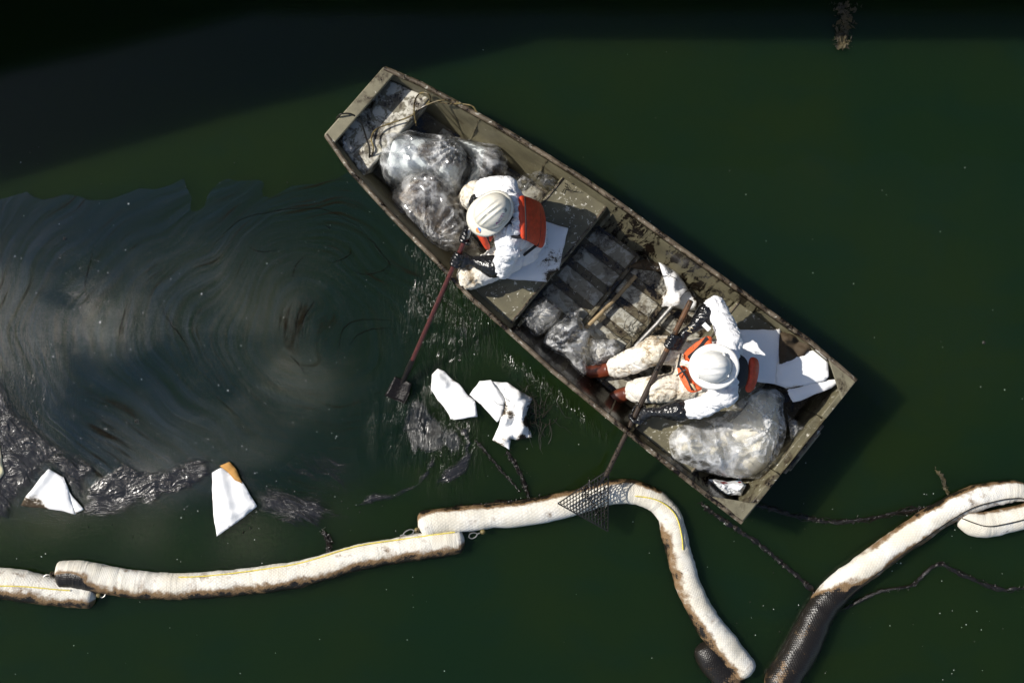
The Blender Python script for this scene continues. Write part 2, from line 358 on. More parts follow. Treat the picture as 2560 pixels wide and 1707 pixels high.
def grid_axis(a, b, step, far):
    c = list(np.arange(a, b, step)); s = step; lo = [a]; hi = [c[-1]]
    while hi[-1] < far: s *= 1.7; hi.append(hi[-1]+s)
    s = step
    while lo[-1] > -far: s *= 1.7; lo.append(lo[-1]-s)
    return np.array(lo[::-1][:-1] + c + hi[1:])
ax = grid_axis(-3.9, 3.9, 0.022, 500); ay = grid_axis(-2.7, 2.7, 0.022, 500)
GX, GY = np.meshgrid(ax, ay); nx, ny = len(ax), len(ay)
wv = np.column_stack([GX.ravel(), GY.ravel(), wave(GX.ravel(), GY.ravel())])
idx = np.arange(nx*ny).reshape(ny, nx)
wf = np.column_stack([idx[:-1,:-1].ravel(), idx[:-1,1:].ravel(), idx[1:,1:].ravel(), idx[1:,:-1].ravel()])
b = NB('murky_green_water'); pz = b.pos()
nb1 = b.noise(pz, 0.55, 3, 0.5); nb2 = b.noise(b.map(pz, (1,2.2,1)), 1.6, 4, 0.55, 0.6)
wcol = b.mix(b.ramp(nb1, 0.3, 0.7), (0.0050, 0.0150, 0.0048), (0.0086, 0.0176, 0.0036)); wcol = b.mix(b.math('MULTIPLY', b.ramp(nb2, 0.45, 0.75), 0.5), wcol, (0.0045, 0.0145, 0.0068))
fine = b.noise(pz, 38, 3, 0.6, 0.8)
chp = b.attr('chop'); big = b.noise(b.map(pz, (2.1, .5, 1)), 9, 4, .6, 1.4)
hh_ = b.math('ADD', b.math('MULTIPLY', fine, 0.006), b.math('MULTIPLY', big, b.math('MULTIPLY', chp, 1.5)))
b.princ(wcol, b.ramp(chp, 0.05, 0.5, 0.08, 0.15), 0, b.bump(hh_, 1.0, 0.035), 0.5, IOR=1.29, Subsurface_Weight=1.0, Subsurface_Radius=(0.35, 0.45, 0.30), Subsurface_Scale=3.6)
M['water'] = b.m
tag(mesh('river_water', wv, wf, M['water'], None, True, {'chop': wave(wv[:,0], wv[:,1], True)}), 'murky dark green river water under the boat', None, None, 'structure')

# ------------------------------------------------------------------ unseen bridge, set low to shade the top of the frame and mirror there
br = thing('shade_bridge', 'unseen concrete bridge, set low to shade the water along the top', 'bridge', (0, 6, 0))
bd_ = Vector((1, 0, 0)); bn_ = Vector((0, 1, 0)); e0 = Vector((0, 2.84, 0))
def slab(name, a0, a1, n0, n1, z0, z1):
    m_ = MB(); c = [e0 + bd_*a + bn_*n for a, n in ((a0,n0),(a1,n0),(a1,n1),(a0,n1))]
    m_.box8([Vector((p.x,p.y,z0)) for p in c] + [Vector((p.x,p.y,z1)) for p in c]); return m_.build(name, M['concrete'], br)
slab('deck', -40, 40, 0, 9, 2.1, 2.4)
m_ = MB(); c_ = [e0 + bd_*a + bn_*n for a, n in ((-40,-3.6),(-8.5,-1.52),(-5.95,-.98),(-4.3,-.50),(-2.3,-.02),(-2.3,-.002),(-40,-.002))]  # invented wedge, shaped only to widen the deck's shadow on the left
m_.add([Vector((p.x,p.y,2.1)) for p in c_] + [Vector((p.x,p.y,2.4)) for p in c_], [(6,5,4,3,2,1,0),(7,8,9,10,11,12,13)]+[(k,(k+1) % 7,7+(k+1) % 7,7+k) for k in range(7)]); m_.build('shade_wedge', M['concrete'], br)
for k in range(3): slab('girder', -40, 40, 1.2+k*2.8, 1.7+k*2.8, 1.4, 2.098)
slab('parapet', -40, 40, 1.2, 1.45, 2.402, 3.3); slab('parapet', -40, 40, 8.7, 8.95, 2.402, 3.3)
for k in (-34, 34): slab('pier', k, k+1.2, 1.5, 8.0, -1.0, 1.398)

# ------------------------------------------------------------------ oil on the water
def psi_of(xy):
    """stream function of the drifting film: streaks follow its level lines"""
    xy = xy + 0.75*np.column_stack([fbm(xyz(xy*0.8), 71, 3)-.5, fbm(xyz(xy*0.8, 3.0), 77, 3)-.5]) + 0.10*np.column_stack([fbm(xyz(xy*3.5), 81, 2)-.5, fbm(xyz(xy*3.5, 3.0), 87, 2)-.5])
    x, y = xy[:,0], xy[:,1]
    def c(px, py): p = P(px, py); return p.x, p.y
    a, b_ = c(860, 850); r = np.sqrt(((x-a)/1.35)**2 + ((y-b_)/1.0)**2)
    ps = r.copy()
    for (px, py, s, g) in ((760, 720, 0.42, -0.55), (350, 900, 0.5, 0.35), (560, 1050, 0.5, 0.30), (200, 700, 0.6, -0.3), (900, 640, 0.2, 0.12), (1020,1060,0.3,-.25)):
        a, b_ = c(px, py); ps = ps + g*np.exp(-(((x-a)**2+(y-b_)**2)/(s*s)))*0.6
    return np.sqrt(ps*ps+0.10) + 0.75*(fbm(xyz(xy*0.75), 31, 2)-.5)
def m_oil_film(name, refl, streak):
    b = NB(name); px_ = b.attr('psi'); ed = b.attr('fade'); pz = b.pos()
    cmb = b.n.new('ShaderNodeCombineXYZ'); b.l.new(b.math('MULTIPLY', px_, 1.0), cmb.inputs[0])
    sp = b.n.new('ShaderNodeSeparateXYZ'); b.l.new(pz, sp.inputs[0]); b.l.new(b.math('MULTIPLY', sp.outputs[0], 0.035), cmb.inputs[1]); b.l.new(b.math('MULTIPLY', sp.outputs[1], 0.035), cmb.inputs[2])
    s1 = b.noise(cmb.outputs[0], 20, 8, 0.8); s2 = b.noise(cmb.outputs[0], 34, 5, 0.7); s3 = b.noise(pz, 1.7, 4, 0.6); s4 = b.noise(pz, 1.1, 3, 0.6, 0.8)
    s1 = b.math('MULTIPLY_ADD', b.math('SUBTRACT', s1, 0.5), b.ramp(s4, 0.36, 0.62, 0.35, 1.15), 0.5)
    tint = b.mix(b.ramp(s2, 0.35, 0.65), (0.55, 0.72, 0.95), (0.95, 0.85, 0.72)); tint = b.mix(0.45, tint, (0.8, 0.85, 0.9))
    gl = b.sh('Glossy', Color=tint, Roughness=0.05, Normal=b.bump(s1, 0.05, 0.010)); tr = b.sh('Transparent', Color=(1,1,1,1))
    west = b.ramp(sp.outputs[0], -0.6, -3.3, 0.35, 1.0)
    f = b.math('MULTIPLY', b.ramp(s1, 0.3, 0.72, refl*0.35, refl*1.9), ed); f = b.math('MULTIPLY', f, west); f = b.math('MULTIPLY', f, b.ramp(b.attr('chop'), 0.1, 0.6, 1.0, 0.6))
    df = b.sh('Diffuse', Color=b.mix(b.ramp(sp.outputs[0], -3.2, -0.6), (0.005, 0.011, 0.016, 1), (0.005, 0.013, 0.009, 1)))
    emf = b.math('MULTIPLY', b.math('MULTIPLY', b.ramp(s1, 0.34, 0.66, 0.25, 0.75), ed), streak)
    o = b.mixs(f, b.mixs(emf, tr, df), gl)
    fil = b.math('MULTIPLY', b.ramp(s2, 0.545, 0.66), b.math('MULTIPLY', b.ramp(s3, 0.44, 0.64), streak)); fil = b.math('MULTIPLY', fil, ed)
    br_ = b.sh('Diffuse', Color=(0.009, 0.007, 0.004, 1))
    return b.surf(b.mixs(fil, o, br_))
def oil_sheet(name, outline, mat, label, fade_pts=None, step=0.024, z=0.010, fade_w=0.35, soft_all=False):
    xy, f, d = heap_mesh(outline, step, seed=3)
    hard = np.full(len(xy), 1.0)
    if soft_all: hard = np.clip(d/fade_w, 0, 1)
    elif fade_pts:
        fd = np.full(len(xy), 9.0)
        for i in range(len(fade_pts)-1):
            a = np.array(fade_pts[i][:2]); b_ = np.array(fade_pts[i+1][:2]); ab = b_-a
            t = np.clip(((xy-a)@ab)/ab.dot(ab), 0, 1); q = xy-(a+t[:,None]*ab); fd = np.minimum(fd, np.hypot(q[:,0], q[:,1]))
        hard = np.clip(fd/fade_w, 0, 1)
    hard = hard*hard*(3-2*hard)
    v = np.column_stack([xy, wave(xy[:,0], xy[:,1]) + z])
    return tag(mesh(name, v, f, mat, None, True, {'psi': psi_of(xy), 'fade': hard, 'chop': wave(xy[:,0], xy[:,1], True)}), label, 'oil slick', None, 'stuff')
top_edge = PL([(-140,300),(0,280),(80,260),(160,235),(200,265),(260,285),(380,250),(470,262),(520,285),(640,283),(760,240),(820,215),(920,222),(1020,190),(1070,163),(1085,160),(1100,215),(1130,265),(1120,345),(1140,350),(1165,348),(1205,320),(1215,290),(1220,265),(1245,225),(1290,180),(1340,158),(1400,172),(1520,165),(1550,180),(1555,200),(1540,230),(1550,260),(1590,270),(1650,240),(1720,200),(1850,190),(2000,150),(2060,110)], 0, 'w1')
hull_edge = PL([(890,440),(985,540),(1093,650),(1150,715)])
low_edge = PL([(1150,715),(1110,900),(1110,1060),(1080,1190),(960,1260),(800,1300),(600,1310),(300,1325),(100,1330),(-60,1330)])
M['oil_film'] = m_oil_film('oil_sheen', 0.038, 0.9); M['oil_faint'] = m_oil_film('faint_oil_sheen', 0.020, 0.0)
oil_sheet('oil_film', top_edge + hull_edge + low_edge[1:], M['oil_film'], 'swirling grey blue oil film on the water left of the boat', low_edge)
rt = PL([(40,830),(150,795),(300,810),(480,835),(650,815),(780,850),(880,872),(850,830),(900,815),(1050,760),(1250,810),(1350,750),(1480,745),(1600,820),(1760,790),(1690,745),(1900,775),(2200,830)], 0, 'w6')
rb = PL([(2640,700),(2640,1040),(2300,1120),(2140,960),(2010,850),(1840,735),(1650,600)])
oil_sheet('oil_film', rt + rb, M['oil_faint'], 'faint grey oil film on open water right of the boat', rb[:3], fade_w=0.5)

def m_emulsion():
    b = NB('oil_emulsion'); pz = b.pos(); px_ = b.attr('psi'); ed = b.attr('fade')
    cmb = b.n.new('ShaderNodeCombineXYZ'); b.l.new(px_, cmb.inputs[0]); sp = b.n.new('ShaderNodeSeparateXYZ'); b.l.new(pz, sp.inputs[0])
    b.l.new(b.math('MULTIPLY', sp.outputs[0], 0.13), cmb.inputs[1]); b.l.new(b.math('MULTIPLY', sp.outputs[1], 0.13), cmb.inputs[2])
    s1 = b.noise(cmb.outputs[0], 38, 3, 0.55, 1.0); g = b.noise(pz, 62, 2, 0.6, 0.5); a = b.noise(cmb.outputs[0], 26, 6, 0.7)
    nr = b.bump(b.math('MULTIPLY_ADD', g, 0.12, s1), 1.0, 0.020)
    col = b.mix(b.ramp(s1, 0.35, 0.7), (0.004, 0.0032, 0.0026), (0.012, 0.010, 0.0085))
    p = b.princ(col, 0.25, 0, nr, 0.8)
    alpha = b.ramp(b.math('MULTIPLY_ADD', ed, 0.62, a), 0.52, 0.92)
    return b.surf(b.mixs(alpha, b.sh('Transparent', Color=(1,1,1,1)), p))
M['emulsion'] = m_emulsion()
b = NB('rippled_oil'); pz = b.pos(); ed = b.attr('fade')
n_ = b.noise(b.map(pz, (2.6, .42, 1), (0,0,.12)), 8, 4, .62, 1.6); m_2 = b.noise(b.map(pz, (2.2, .5, 1), (0,0,.12)), 5, 4, .65, .8)
p_ = b.princ((.006,.0065,.005), .31, 0, b.bump(n_, 1.0, .040), 1.0)
b.surf(b.mixs(b.math('MULTIPLY', b.ramp(b.math('MULTIPLY_ADD', ed, .5, m_2), .74, .95), .8), b.sh('Transparent', Color=(1,1,1,1)), p_)); M['rippled_oil'] = b.m
def emulsion(outline, label, hmax=0.014, fw=0.10, ang=None, mat='emulsion'):
    xy, f, d = heap_mesh(outline, 0.0115, wob=0.03, seed=5)
    e = np.clip(d/fw, 0, 1); e2 = np.clip(d/0.03, 0, 1); ps = psi_of(xy)
    if ang is not None: a_ = math.radians(ang); ps = (xy[:,0]*math.sin(a_) + xy[:,1]*math.cos(a_)) + 0.42*(fbm(xyz(xy*2.4), 61, 3)-.5) + 0.05*(fbm(xyz(xy*11), 67, 2)-.5)
    wob = fbm(xyz(xy*5), 14, 3)*0.10
    q = np.column_stack([(ps+wob)*17, xy[:,0]*2.2, xy[:,1]*2.2]); h = hmax*(np.sqrt(np.clip(d/0.04,0,1))*0.6 + 1.3*(fbm(q, 8, 3)-.5)*e2 + 0.30*(fbm(xyz(xy*26), 4, 2)-.5)*e2)
    v = np.column_stack([xy, wave(xy[:,0], xy[:,1]) + 0.012 + np.maximum(h, 0)])
    return tag(mesh('oil_emulsion', v, f, M[mat], None, True, {'psi': ps, 'fade': e}), label, 'oil slick', None, 'stuff')
emulsion(PL([(-60,-190),(20,-170),(70,-60),(110,60),(170,140),(270,200),(400,290),(520,350),(640,400),(640,470),(570,580),(545,690),(480,660),(430,530),(330,440),(200,600),(130,690),(50,770),(-60,820)],0,'w2'), 'dark brown oil scum along the left edge above the torn pad', 0.016, 0.13, 38)
emulsion(PL([(540,700),(590,540),(700,450),(820,400),(960,440),(1120,440),(1240,360),(1330,370),(1400,420),(1385,500),(1300,570),(1180,610),(1080,640),(990,715),(930,680),(850,720),(760,760),(620,775),(520,745)],0,'w2'), 'wavy mat of brown oil scum between the two left floating pads', 0.016, 0.09, -8)
emulsion(PL([(1660,600),(1720,560),(1850,560),(1980,600),(2100,600),(2200,690),(2300,770),(2290,810),(2140,770),(2080,850),(1950,835),(1800,790),(1690,740)],0,'w2'), 'ragged brown oil scum right of the burnt cornered pad', 0.013, 0.14, 16)
emulsion(PL([(285,1000),(360,940),(440,960),(500,1010),(560,1090),(650,1150),(730,1200),(765,1300),(730,1400),(600,1400),(470,1420),(310,1420),(270,1250)],0,'z6'), 'glittering rippled oil film in the wake below the shovel blade', 0.004, 0.09, mat='rippled_oil')
emulsion(PL([(300,640),(380,540),(520,420),(640,330),(760,300),(820,330),(900,480),(950,620),(900,740),(760,760),(600,700),(480,720),(380,760)],0,'z6'), 'glittering ripples between the boat and the floating pads', 0.003, 0.30, mat='rippled_oil')
emulsion(PL([(2300,700),(2420,690),(2600,640),(2760,560),(2840,430),(2850,330),(2790,420),(2700,540),(2560,600),(2400,610)],0,'w2'), 'thin black oil rim sweeping up towards the shovel ripples', 0.006, 0.05)
emulsion(PL([(1790,470),(1900,380),(2050,330),(2200,300),(2340,330),(2352,420),(2340,600),(2250,660),(2050,600),(1900,540)],0,'w2'), 'thin spotty brown oil scum above the ragged patch', 0.008, 0.62, 30)
emulsion(PL([(640,1145),(760,1190),(800,1300),(795,1430),(740,1530),(640,1590),(500,1600),(600,1500),(690,1400),(720,1300),(690,1220)],0,'z6'), 'brown oily crescent on the rippled water below the shovel', 0.008, 0.06)

# thin black oil threads drawn out by the current
m_ = MB(); rng = random.Random(21)
for th_ in ([(2120,470),(2190,530),(2250,600),(2290,670),(2270,740)], [(1725,745),(1722,705),(1755,655),(1800,600)], [(2060,540),(2055,590),(2020,630),(1910,665)], [(1770,890),(1745,990),(1735,1085)],
            [(1865,860),(1805,940),(1782,1010),(1785,1105)], [(1470,560),(1530,588),(1630,572)], [(1180,640),(1300,490),(1420,405),(1600,350),(1750,335),(1900,345),(2050,405),(2140,470)], [(2340,985),(2200,985),(2080,995),(2010,1060),(1985,1190)],
            [(2340,1035),(2200,1035),(2110,1075),(2060,1130)], [(920,840),(1000,990),(1090,1110),(1150,1240)], [(2075,700),(2150,720),(2260,690),(2290,650)], [(1900,420),(1935,440),(1942,455)], [(1680,1180),(1740,1230),(1790,1300)], [(560,560),(520,680),(500,800),(540,930)]):
    pp = spline([P(a+rng.gauss(0,5), b_+rng.gauss(0,5), .013, 'w1') for a, b_ in th_], 34); n_ = len(pp)
    m_.tube([p+Vector((rng.gauss(0,.002), rng.gauss(0,.002), 0)) for p in pp], [max(.0006, .0030*math.sin(PI*(i+.6)/(n_+.2))*rng.uniform(.4,1.2)) for i in range(n_)], 5)
tag(m_.build('oil_threads', m_simple('oil_thread', (.004,.003,.002), .9, ns=40, bs=0, spec=.05)), 'thin black oil threads curling through the film', 'oil slick', None, 'stuff')

# ------------------------------------------------------------------ boat
GZ, FZ = 0.45, 0.035
Lp = PL([(814,340),(876,430),(980,544),(1088,653),(1175,745),(1268,827),(1382,930),(1524,1047),(1682,1174),(1854,1307)], GZ)
Rp = PL([(963,170),(1050,206),(1143,256),(1250,316),(1360,383),(1460,446),(1545,504),(1665,592),(1850,724),(2024,850),(2141,950)], GZ)
def arc(pl):
    d = [0]
    for a, b_ in zip(pl[:-1], pl[1:]): d.append(d[-1]+(b_-a).length)
    d = np.array(d)/d[-1]; A = np.array([tuple(p) for p in pl])
    return lambda q: Vector([np.interp(q, d, A[:,k]) for k in range(3)])
Lf, Rf = arc(Lp), arc(Rp)
def across(q): v = Rf(q)-Lf(q); v.z = 0; return v.normalized()
def flare(q): return 0.085 + 0.05*min(1, q*4)
def zfloor(q): return FZ + 0.20*max(0, 1-q/0.16)**1.5
def wallpt(q, side, z, inset=0.018):
    """point on the inside of the left (-1) or right (+1) wall at height z"""
    t = (GZ - z)/(GZ-FZ); a = across(q)
    p = (Lf(q) + a*(inset + flare(q)*t)) if side < 0 else (Rf(q) - a*(inset + flare(q)*t))
    return Vector((p.x, p.y, z))
boat = thing('flat_bottomed_boat', 'oil stained khaki flat bottomed work boat carrying two people', 'boat', P(1440, 700, 0))
NQ = 40; qs = np.linspace(0, 1, NQ)
# outer hull
hm = MB(); v = []
for q in qs:
    a = across(q); zb = -0.09 + 0.18*max(0, 1-q/0.16)**1.5
    v += [Lf(q)*1.0, Vector((*(Lf(q)+a*(flare(q)+0.02)).xy, zb)), Vector((*(Rf(q)-a*(flare(q)+0.02)).xy, zb)), Rf(q)*1.0]
f = [(i*4+k, i*4+k+1, (i+1)*4+k+1, (i+1)*4+k) for i in range(NQ-1) for k in range(3)] + [(0,3,2,1), ((NQ-1)*4, (NQ-1)*4+1, (NQ-1)*4+2, (NQ-1)*4+3)]
mesh('hull', v, f, M['paint'], boat, True, sharp=0.5)
# inner side walls
for sd in (-1, 1):
    zs = [0, .12, .25, .4, .55, .7, .85, 1.0]; v = []; uv = []; oil = []
    for q in qs:
        for t in zs:
            z = zfloor(q)-0.01 + (GZ-0.012-zfloor(q))*t; p = wallpt(q, sd, z); p += across(q)*(-sd)*0.006*math.sin(t*PI*3); v.append(p); uv.append((q*3.6, t))
            oil.append(max(0.0, min(1.0, (q-0.44)/0.06))*(1.0 if q < 0.80 else 0.45) + (0.75*min(1, max(0, (q-.3)/.1)) if sd < 0 else 0.0))
    n = len(zs); f = [(i*n+k, i*n+k+1, (i+1)*n+k+1, (i+1)*n+k) for i in range(NQ-1) for k in range(n-1)]
    if sd > 0: f = [q_[::-1] for q_ in f]
    mesh('side_wall', v, f, M['paint_side'], boat, True, {'oily': oil}, uv)
    # gunwale rail
    g = MB(); pts = [(Lf(q) if sd < 0 else Rf(q)) + across(q)*(-sd)*0.006 + Vector((0,0,0.004)) for q in np.linspace(0.0, 1, 60)]
    pts = [p + Vector((0,0,0.004*math.sin(i*1.7))) for i, p in enumerate(pts)]
    g.tube(pts, 0.0165, 8); g.build('gunwale_rail', M['gunwale'], boat)
    for q in (0.19, 0.33, 0.70):
        r_ = MB(); r_.bar(wallpt(q, sd, FZ+0.02, 0.020), wallpt(q, sd, GZ-0.02, 0.020), 0.010, 0.008, across(q)); r_.build('wall_rib', M['paint'], boat, True)
# floor
v = []
for q in qs:
    z = zfloor(q)
    for t in np.linspace(0, 1, 7):
        v.append(wallpt(q, -1, z, 0.012).lerp(wallpt(q, 1, z, 0.012), t))
f = [(i*7+k, (i+1)*7+k, (i+1)*7+k+1, i*7+k+1) for i in range(NQ-1) for k in range(6)]
mesh('floor', v, f, M['paint_floor'], boat, True)
def floorpt(q, t, z): return wallpt(q, -1, z).lerp(wallpt(q, 1, z), t)
NS = 5
for seg in ((0.13, 0.36), (0.472, 0.565), (0.572, 0.655), (0.662, 0.75)):
    for k in range(NS):
        t0 = (k+0.20)/NS; t1 = (k+0.86)/NS; m_ = MB(); z1 = FZ+0.014; e = 0.010
        c = [floorpt(seg[0], t0, FZ), floorpt(seg[1], t0, FZ), floorpt(seg[1], t1, FZ), floorpt(seg[0], t1, FZ)]
        cen = sum(c, Vector())/4
        top = [p + (cen-p)*0.05 + Vector((0,0,z1-FZ)) for p in c]
        m_.box8([p+Vector((0,0,0.001)) for p in c][::-1] + top[::-1]); bevel(m_.build('floor_plate', M['paint_plate'], boat, True), 0.005, 2)
for q in (0.568, 0.658):
    r_ = MB(); r_.bar(floorpt(q, 0.02, FZ+0.022), floorpt(q, 0.98, FZ+0.022), 0.03, 0.044); bevel(r_.build('floor_rib', M['paint_floor'], boat), 0.006)
# benches
def bench(q0, q1, z, mat, name='bench'):
    m_ = MB(); zb = FZ-0.01; ns = 14
    top = [wallpt(q0, -1, z, .010), wallpt(q1, -1, z, .010), wallpt(q1, 1, z, .010), wallpt(q0, 1, z, .010)]
    bot = [wallpt(q0, -1, zfloor(q0)-.01), wallpt(q1, -1, zfloor(q1)-.01), wallpt(q1, 1, zfloor(q1)-.01), wallpt(q0, 1, zfloor(q0)-.01)]
    m_.box8(bot + top)
    o = bevel(m_.build(name, mat, boat), 0.010, 3)
    for qq in (q0+0.004, q1-0.004):
        l_ = MB(); l_.tube([wallpt(qq, -1, z+.003, .014).lerp(wallpt(qq, 1, z+.003, .014), t) for t in np.linspace(0,1,9)], 0.006, 6); l_.build('bench_lip', M['gunwale'], boat)
    return o
BZ = 0.34
bench(0.368, 0.468, BZ, M['paint_bench']); bench(0.752, 0.885, BZ-0.01, M['paint_bench'])
# bow platform and deck
m_ = MB(); zt = 0.33
m_.box8([wallpt(.02,-1,.22), wallpt(.093,-1,.12), wallpt(.093,1,.12), wallpt(.02,1,.22), wallpt(.006,-1,zt-.015,.012), wallpt(.093,-1,zt,.012), wallpt(.093,1,zt,.012), wallpt(.006,1,zt-.015,.012)])
bevel(m_.build('bow_platform', M['paint_bow'], boat), 0.012, 3)
m_ = MB(); dq = 0.021
def deckpt(q, s, z): p = (Lf(q) if s < 0 else Rf(q)); return Vector((p.x, p.y, z))
ax_ = (Lf(1)+Rf(1)-Lf(0)-Rf(0)); ax_.z = 0; ax_.normalize()
m_.box8([deckpt(0,-1,.30)-ax_*.01, deckpt(dq,-1,.425), deckpt(dq,1,.425), deckpt(0,1,.30)-ax_*.01, deckpt(0,-1,GZ+.012)-ax_*.012, deckpt(dq,-1,GZ+.010), deckpt(dq,1,GZ+.010), deckpt(0,1,GZ+.012)-ax_*.012])
bevel(m_.build('bow_deck', M['paint_deck'], boat), 0.008, 3)
# transom: two full height ends with a lower notch between
def transom(t0, t1, z, th=0.035, name='transom', off=0.0, mat='paint', zb=0.0):
    a = Lf(1).lerp(Rf(1), t0); b_ = Lf(1).lerp(Rf(1), t1); m_ = MB(); o0 = ax_*(0.004+off); o1 = ax_*(-th+off)
    m_.box8([Vector((*(p).xy, zz)) for p, zz in ((a+o0-ax_*.05,zb),(a+o1-ax_*.05,zb),(b_+o1-ax_*.05,zb),(b_+o0-ax_*.05,zb),(a+o0,z),(a+o1,z),(b_+o1,z),(b_+o0,z))])
    return bevel(m_.build(name, M[mat], boat), 0.006, 2)
transom(0.0, 0.335, GZ+.006); transom(0.338, 0.725, GZ-0.075, 0.045, 'transom_board', 0.006); transom(0.728, 1.0, GZ+.006)
transom(0.36, 0.70, GZ-0.05, 0.020, 'motor_board', 0.034, 'gunwale')
transom(0.39, 0.66, GZ-0.075, 0.014, 'motor_board', 0.052, 'paint_deck')
for pl in (((1766,1239),(1893,1258),(1852,1308)), ((2070,893),(2143,950),(2104,999))):
    c = PL(pl, GZ+0.013); m_ = MB(); m_.add([p-Vector((0,0,.016)) for p in c] + c, [(2,1,0),(3,4,5),(0,1,4,3),(1,2,5,4),(2,0,3,5)] if (c[1]-c[0]).cross(c[2]-c[0]).z > 0 else [(0,1,2),(5,4,3),(3,4,1,0),(4,5,2,1),(5,3,0,2)])
    bevel(m_.build('corner_plate', M['paint_deck'], boat), 0.005, 2)
# thin drain pipe / brackets under the bench
for q, s in ((0.478, 1), (0.478, -1), (0.745, 1)):
    m_ = MB(); p = wallpt(q, s, 0.3, .02); m_.bar(p, p + across(q)*(-s)*0.10 + Vector((0,0,-.10)), .02, .012); m_.build('knee_brace', M['paint'], boat)

# ------------------------------------------------------------------ loose sheets (absorbent pads)
def sheet(name, outline, z, label, mat, hh=0.02, freq=5.0, parent=None, cat='pad', group=None, folds=(), dirt=None, tilt=(0,0), step=0.016, seed=0, flap=None, zfun=None, th=0.004):
    xy, f, d = heap_mesh(outline, step, seed=seed, wob=0.015)
    cen = xy.mean(0)
    zz = hh*0.85*(1+crumple(xy, freq, 4, seed, 0.25))*np.clip(d/0.03, 0.25, 1) + hh*0.5*fbm(xyz(xy*3), seed, 2)
    zz = zz + (xy[:,0]-cen[0])*tilt[0] + (xy[:,1]-cen[1])*tilt[1]
    for (ax0, ay0, bx0, by0, hgt, wid) in folds:       # creases raised along a line
        a = np.array([ax0, ay0]); b_ = np.array([bx0, by0]); ab = b_-a; t = np.clip(((xy-a)@ab)/ab.dot(ab), 0, 1)
        q = xy-(a+t[:,None]*ab); dd = np.hypot(q[:,0], q[:,1]); zz = zz + hgt*np.maximum(0, 1-dd/wid)
    if zfun is not None: zz = zz + zfun(xy)
    dv = np.zeros(len(xy)) if dirt is None else np.clip(sum(s*np.exp(-((xy[:,0]-p[0])**2+(xy[:,1]-p[1])**2)/r**2) for p, r, s in dirt), 0, 1)
    dv = np.clip(dv + 0.75*np.clip(1-d/.022, 0, 1)*np.clip(fbm(xyz(xy*7), seed+40, 3)*3-1.15, 0, 1), 0, 1)
    o = mesh(name, np.column_stack([xy, z+zz]), f, mat, parent, True, {'dirt': dv})
    s = o.modifiers.new('thickness', 'SOLIDIFY'); s.thickness = th; s.offset = 1
    if cat: tag(o, label, cat, group)
    return o
def fl(m, a, b_, h, w, z=0.0):
    p = P(a[0], a[1], z, m); q = P(b_[0], b_[1], z, m); return (p.x, p.y, q.x, q.y, h, w)
def dp(m, x, y, r, s, z=0.0): p = P(x, y, z, m); return ((p.x, p.y), r, s)
FG = 'white absorbent pads floating on the water'
sheet('absorbent_pad', PL([(545,785),(590,800),(690,890),(755,975),(800,1010),(815,1115),(640,1145),(500,935),(505,830)],.02,'z6'), .012, 'folded white pad floating nearest the shovel blade', M['pad_clean'], .012, 4, group=FG, folds=[fl('z6',(545,840),(600,900),.025,.03), fl('z6',(650,1140),(790,1020),.02,.025)], seed=1)
sheet('pad_flap', PL([(805,1012),(818,1118),(650,1143)],.03,'z6'), .040, None, M['pad_clean'], .006, 4, parent=bpy.data.objects['absorbent_pad'], cat=None, seed=2, tilt=(0.1,-.2))
p2 = sheet('absorbent_pad', PL([(830,875),(920,872),(1015,1000),(1020,1060),(985,1150),(965,1165),(770,965)],.02,'z6'), .014, 'crumpled oily pad with black twigs floating beside the boat', M['pad_clean'], .014, 4, group=FG, folds=[fl('z6',(920,880),(1000,1010),.03,.03)], seed=3)
sheet('pad_fold', PL([(920,872),(1030,885),(1130,950),(1210,990),(1190,1035),(1165,1100),(1190,1200),(1210,1270),(1100,1285),(1050,1280),(1045,1350),(925,1280),(975,1160),(1015,1060),(1010,1000)],.02,'z6'), .016, None, M['pad_clean'], .045, 7, parent=p2, cat=None, folds=[fl('z6',(1110,960),(1010,1160),.035,.03), fl('z6',(1150,1090),(1040,1260),.03,.03)], dirt=[dp('z6',1050,1100,.05,.85), dp('z6',1030,900,.06,.25), dp('z6',1130,1260,.035,.8), dp('z6',1010,1270,.05,.7), dp('z6',1160,1160,.04,.8)], seed=4)
p3 = sheet('absorbent_pad', PL([(330,445),(415,500),(450,590),(500,740),(145,690),(200,610)],.02,'w2'), .022, 'triangular folded pad with black smear, floating far left', M['pad_clean'], .010, 4, group=FG, folds=[fl('w2',(335,450),(190,640),.02,.04)], dirt=[dp('w2',240,655,.08,.75), dp('w2',160,690,.05,.6)], seed=5)
sheet('pad_flap', PL([(412,498),(450,590),(550,710),(500,742),(455,640)],.02,'w2'), .024, None, M['pad_clean'], .008, 4, parent=p3, cat=None, seed=6)
p4 = sheet('absorbent_pad', PL([(1385,470),(1440,435),(1470,440),(1585,535),(1680,690),(1600,760),(1420,885),(1400,750)],.02,'w2'), .022, 'large white pad with one brown burnt corner, floating below the film', M['pad_clean'], .010, 3.5, group=FG, folds=[fl('w2',(1440,450),(1520,760),.022,.05), fl('w2',(1400,800),(1620,700),.012,.03)], seed=7)
sheet('pad_corner', PL([(1440,425),(1500,400),(1540,450),(1590,545),(1540,520),(1470,450)],.02,'w2'), .030, None, m_pad('brown_stained_pad', 0.9, (0.42,0.22,0.06)), .012, 7, parent=p4, cat=None, seed=8)
sheet('absorbent_pad', PL([(-45,1095),(2,1115),(9,1180),(-5,1205),(-45,1210)],.02), .018, 'yellowed pad cut off by the left edge of the picture', m_pad('yellowed_pad', 0.8, (0.72,0.63,0.40)), .012, 4, group=FG, seed=9)

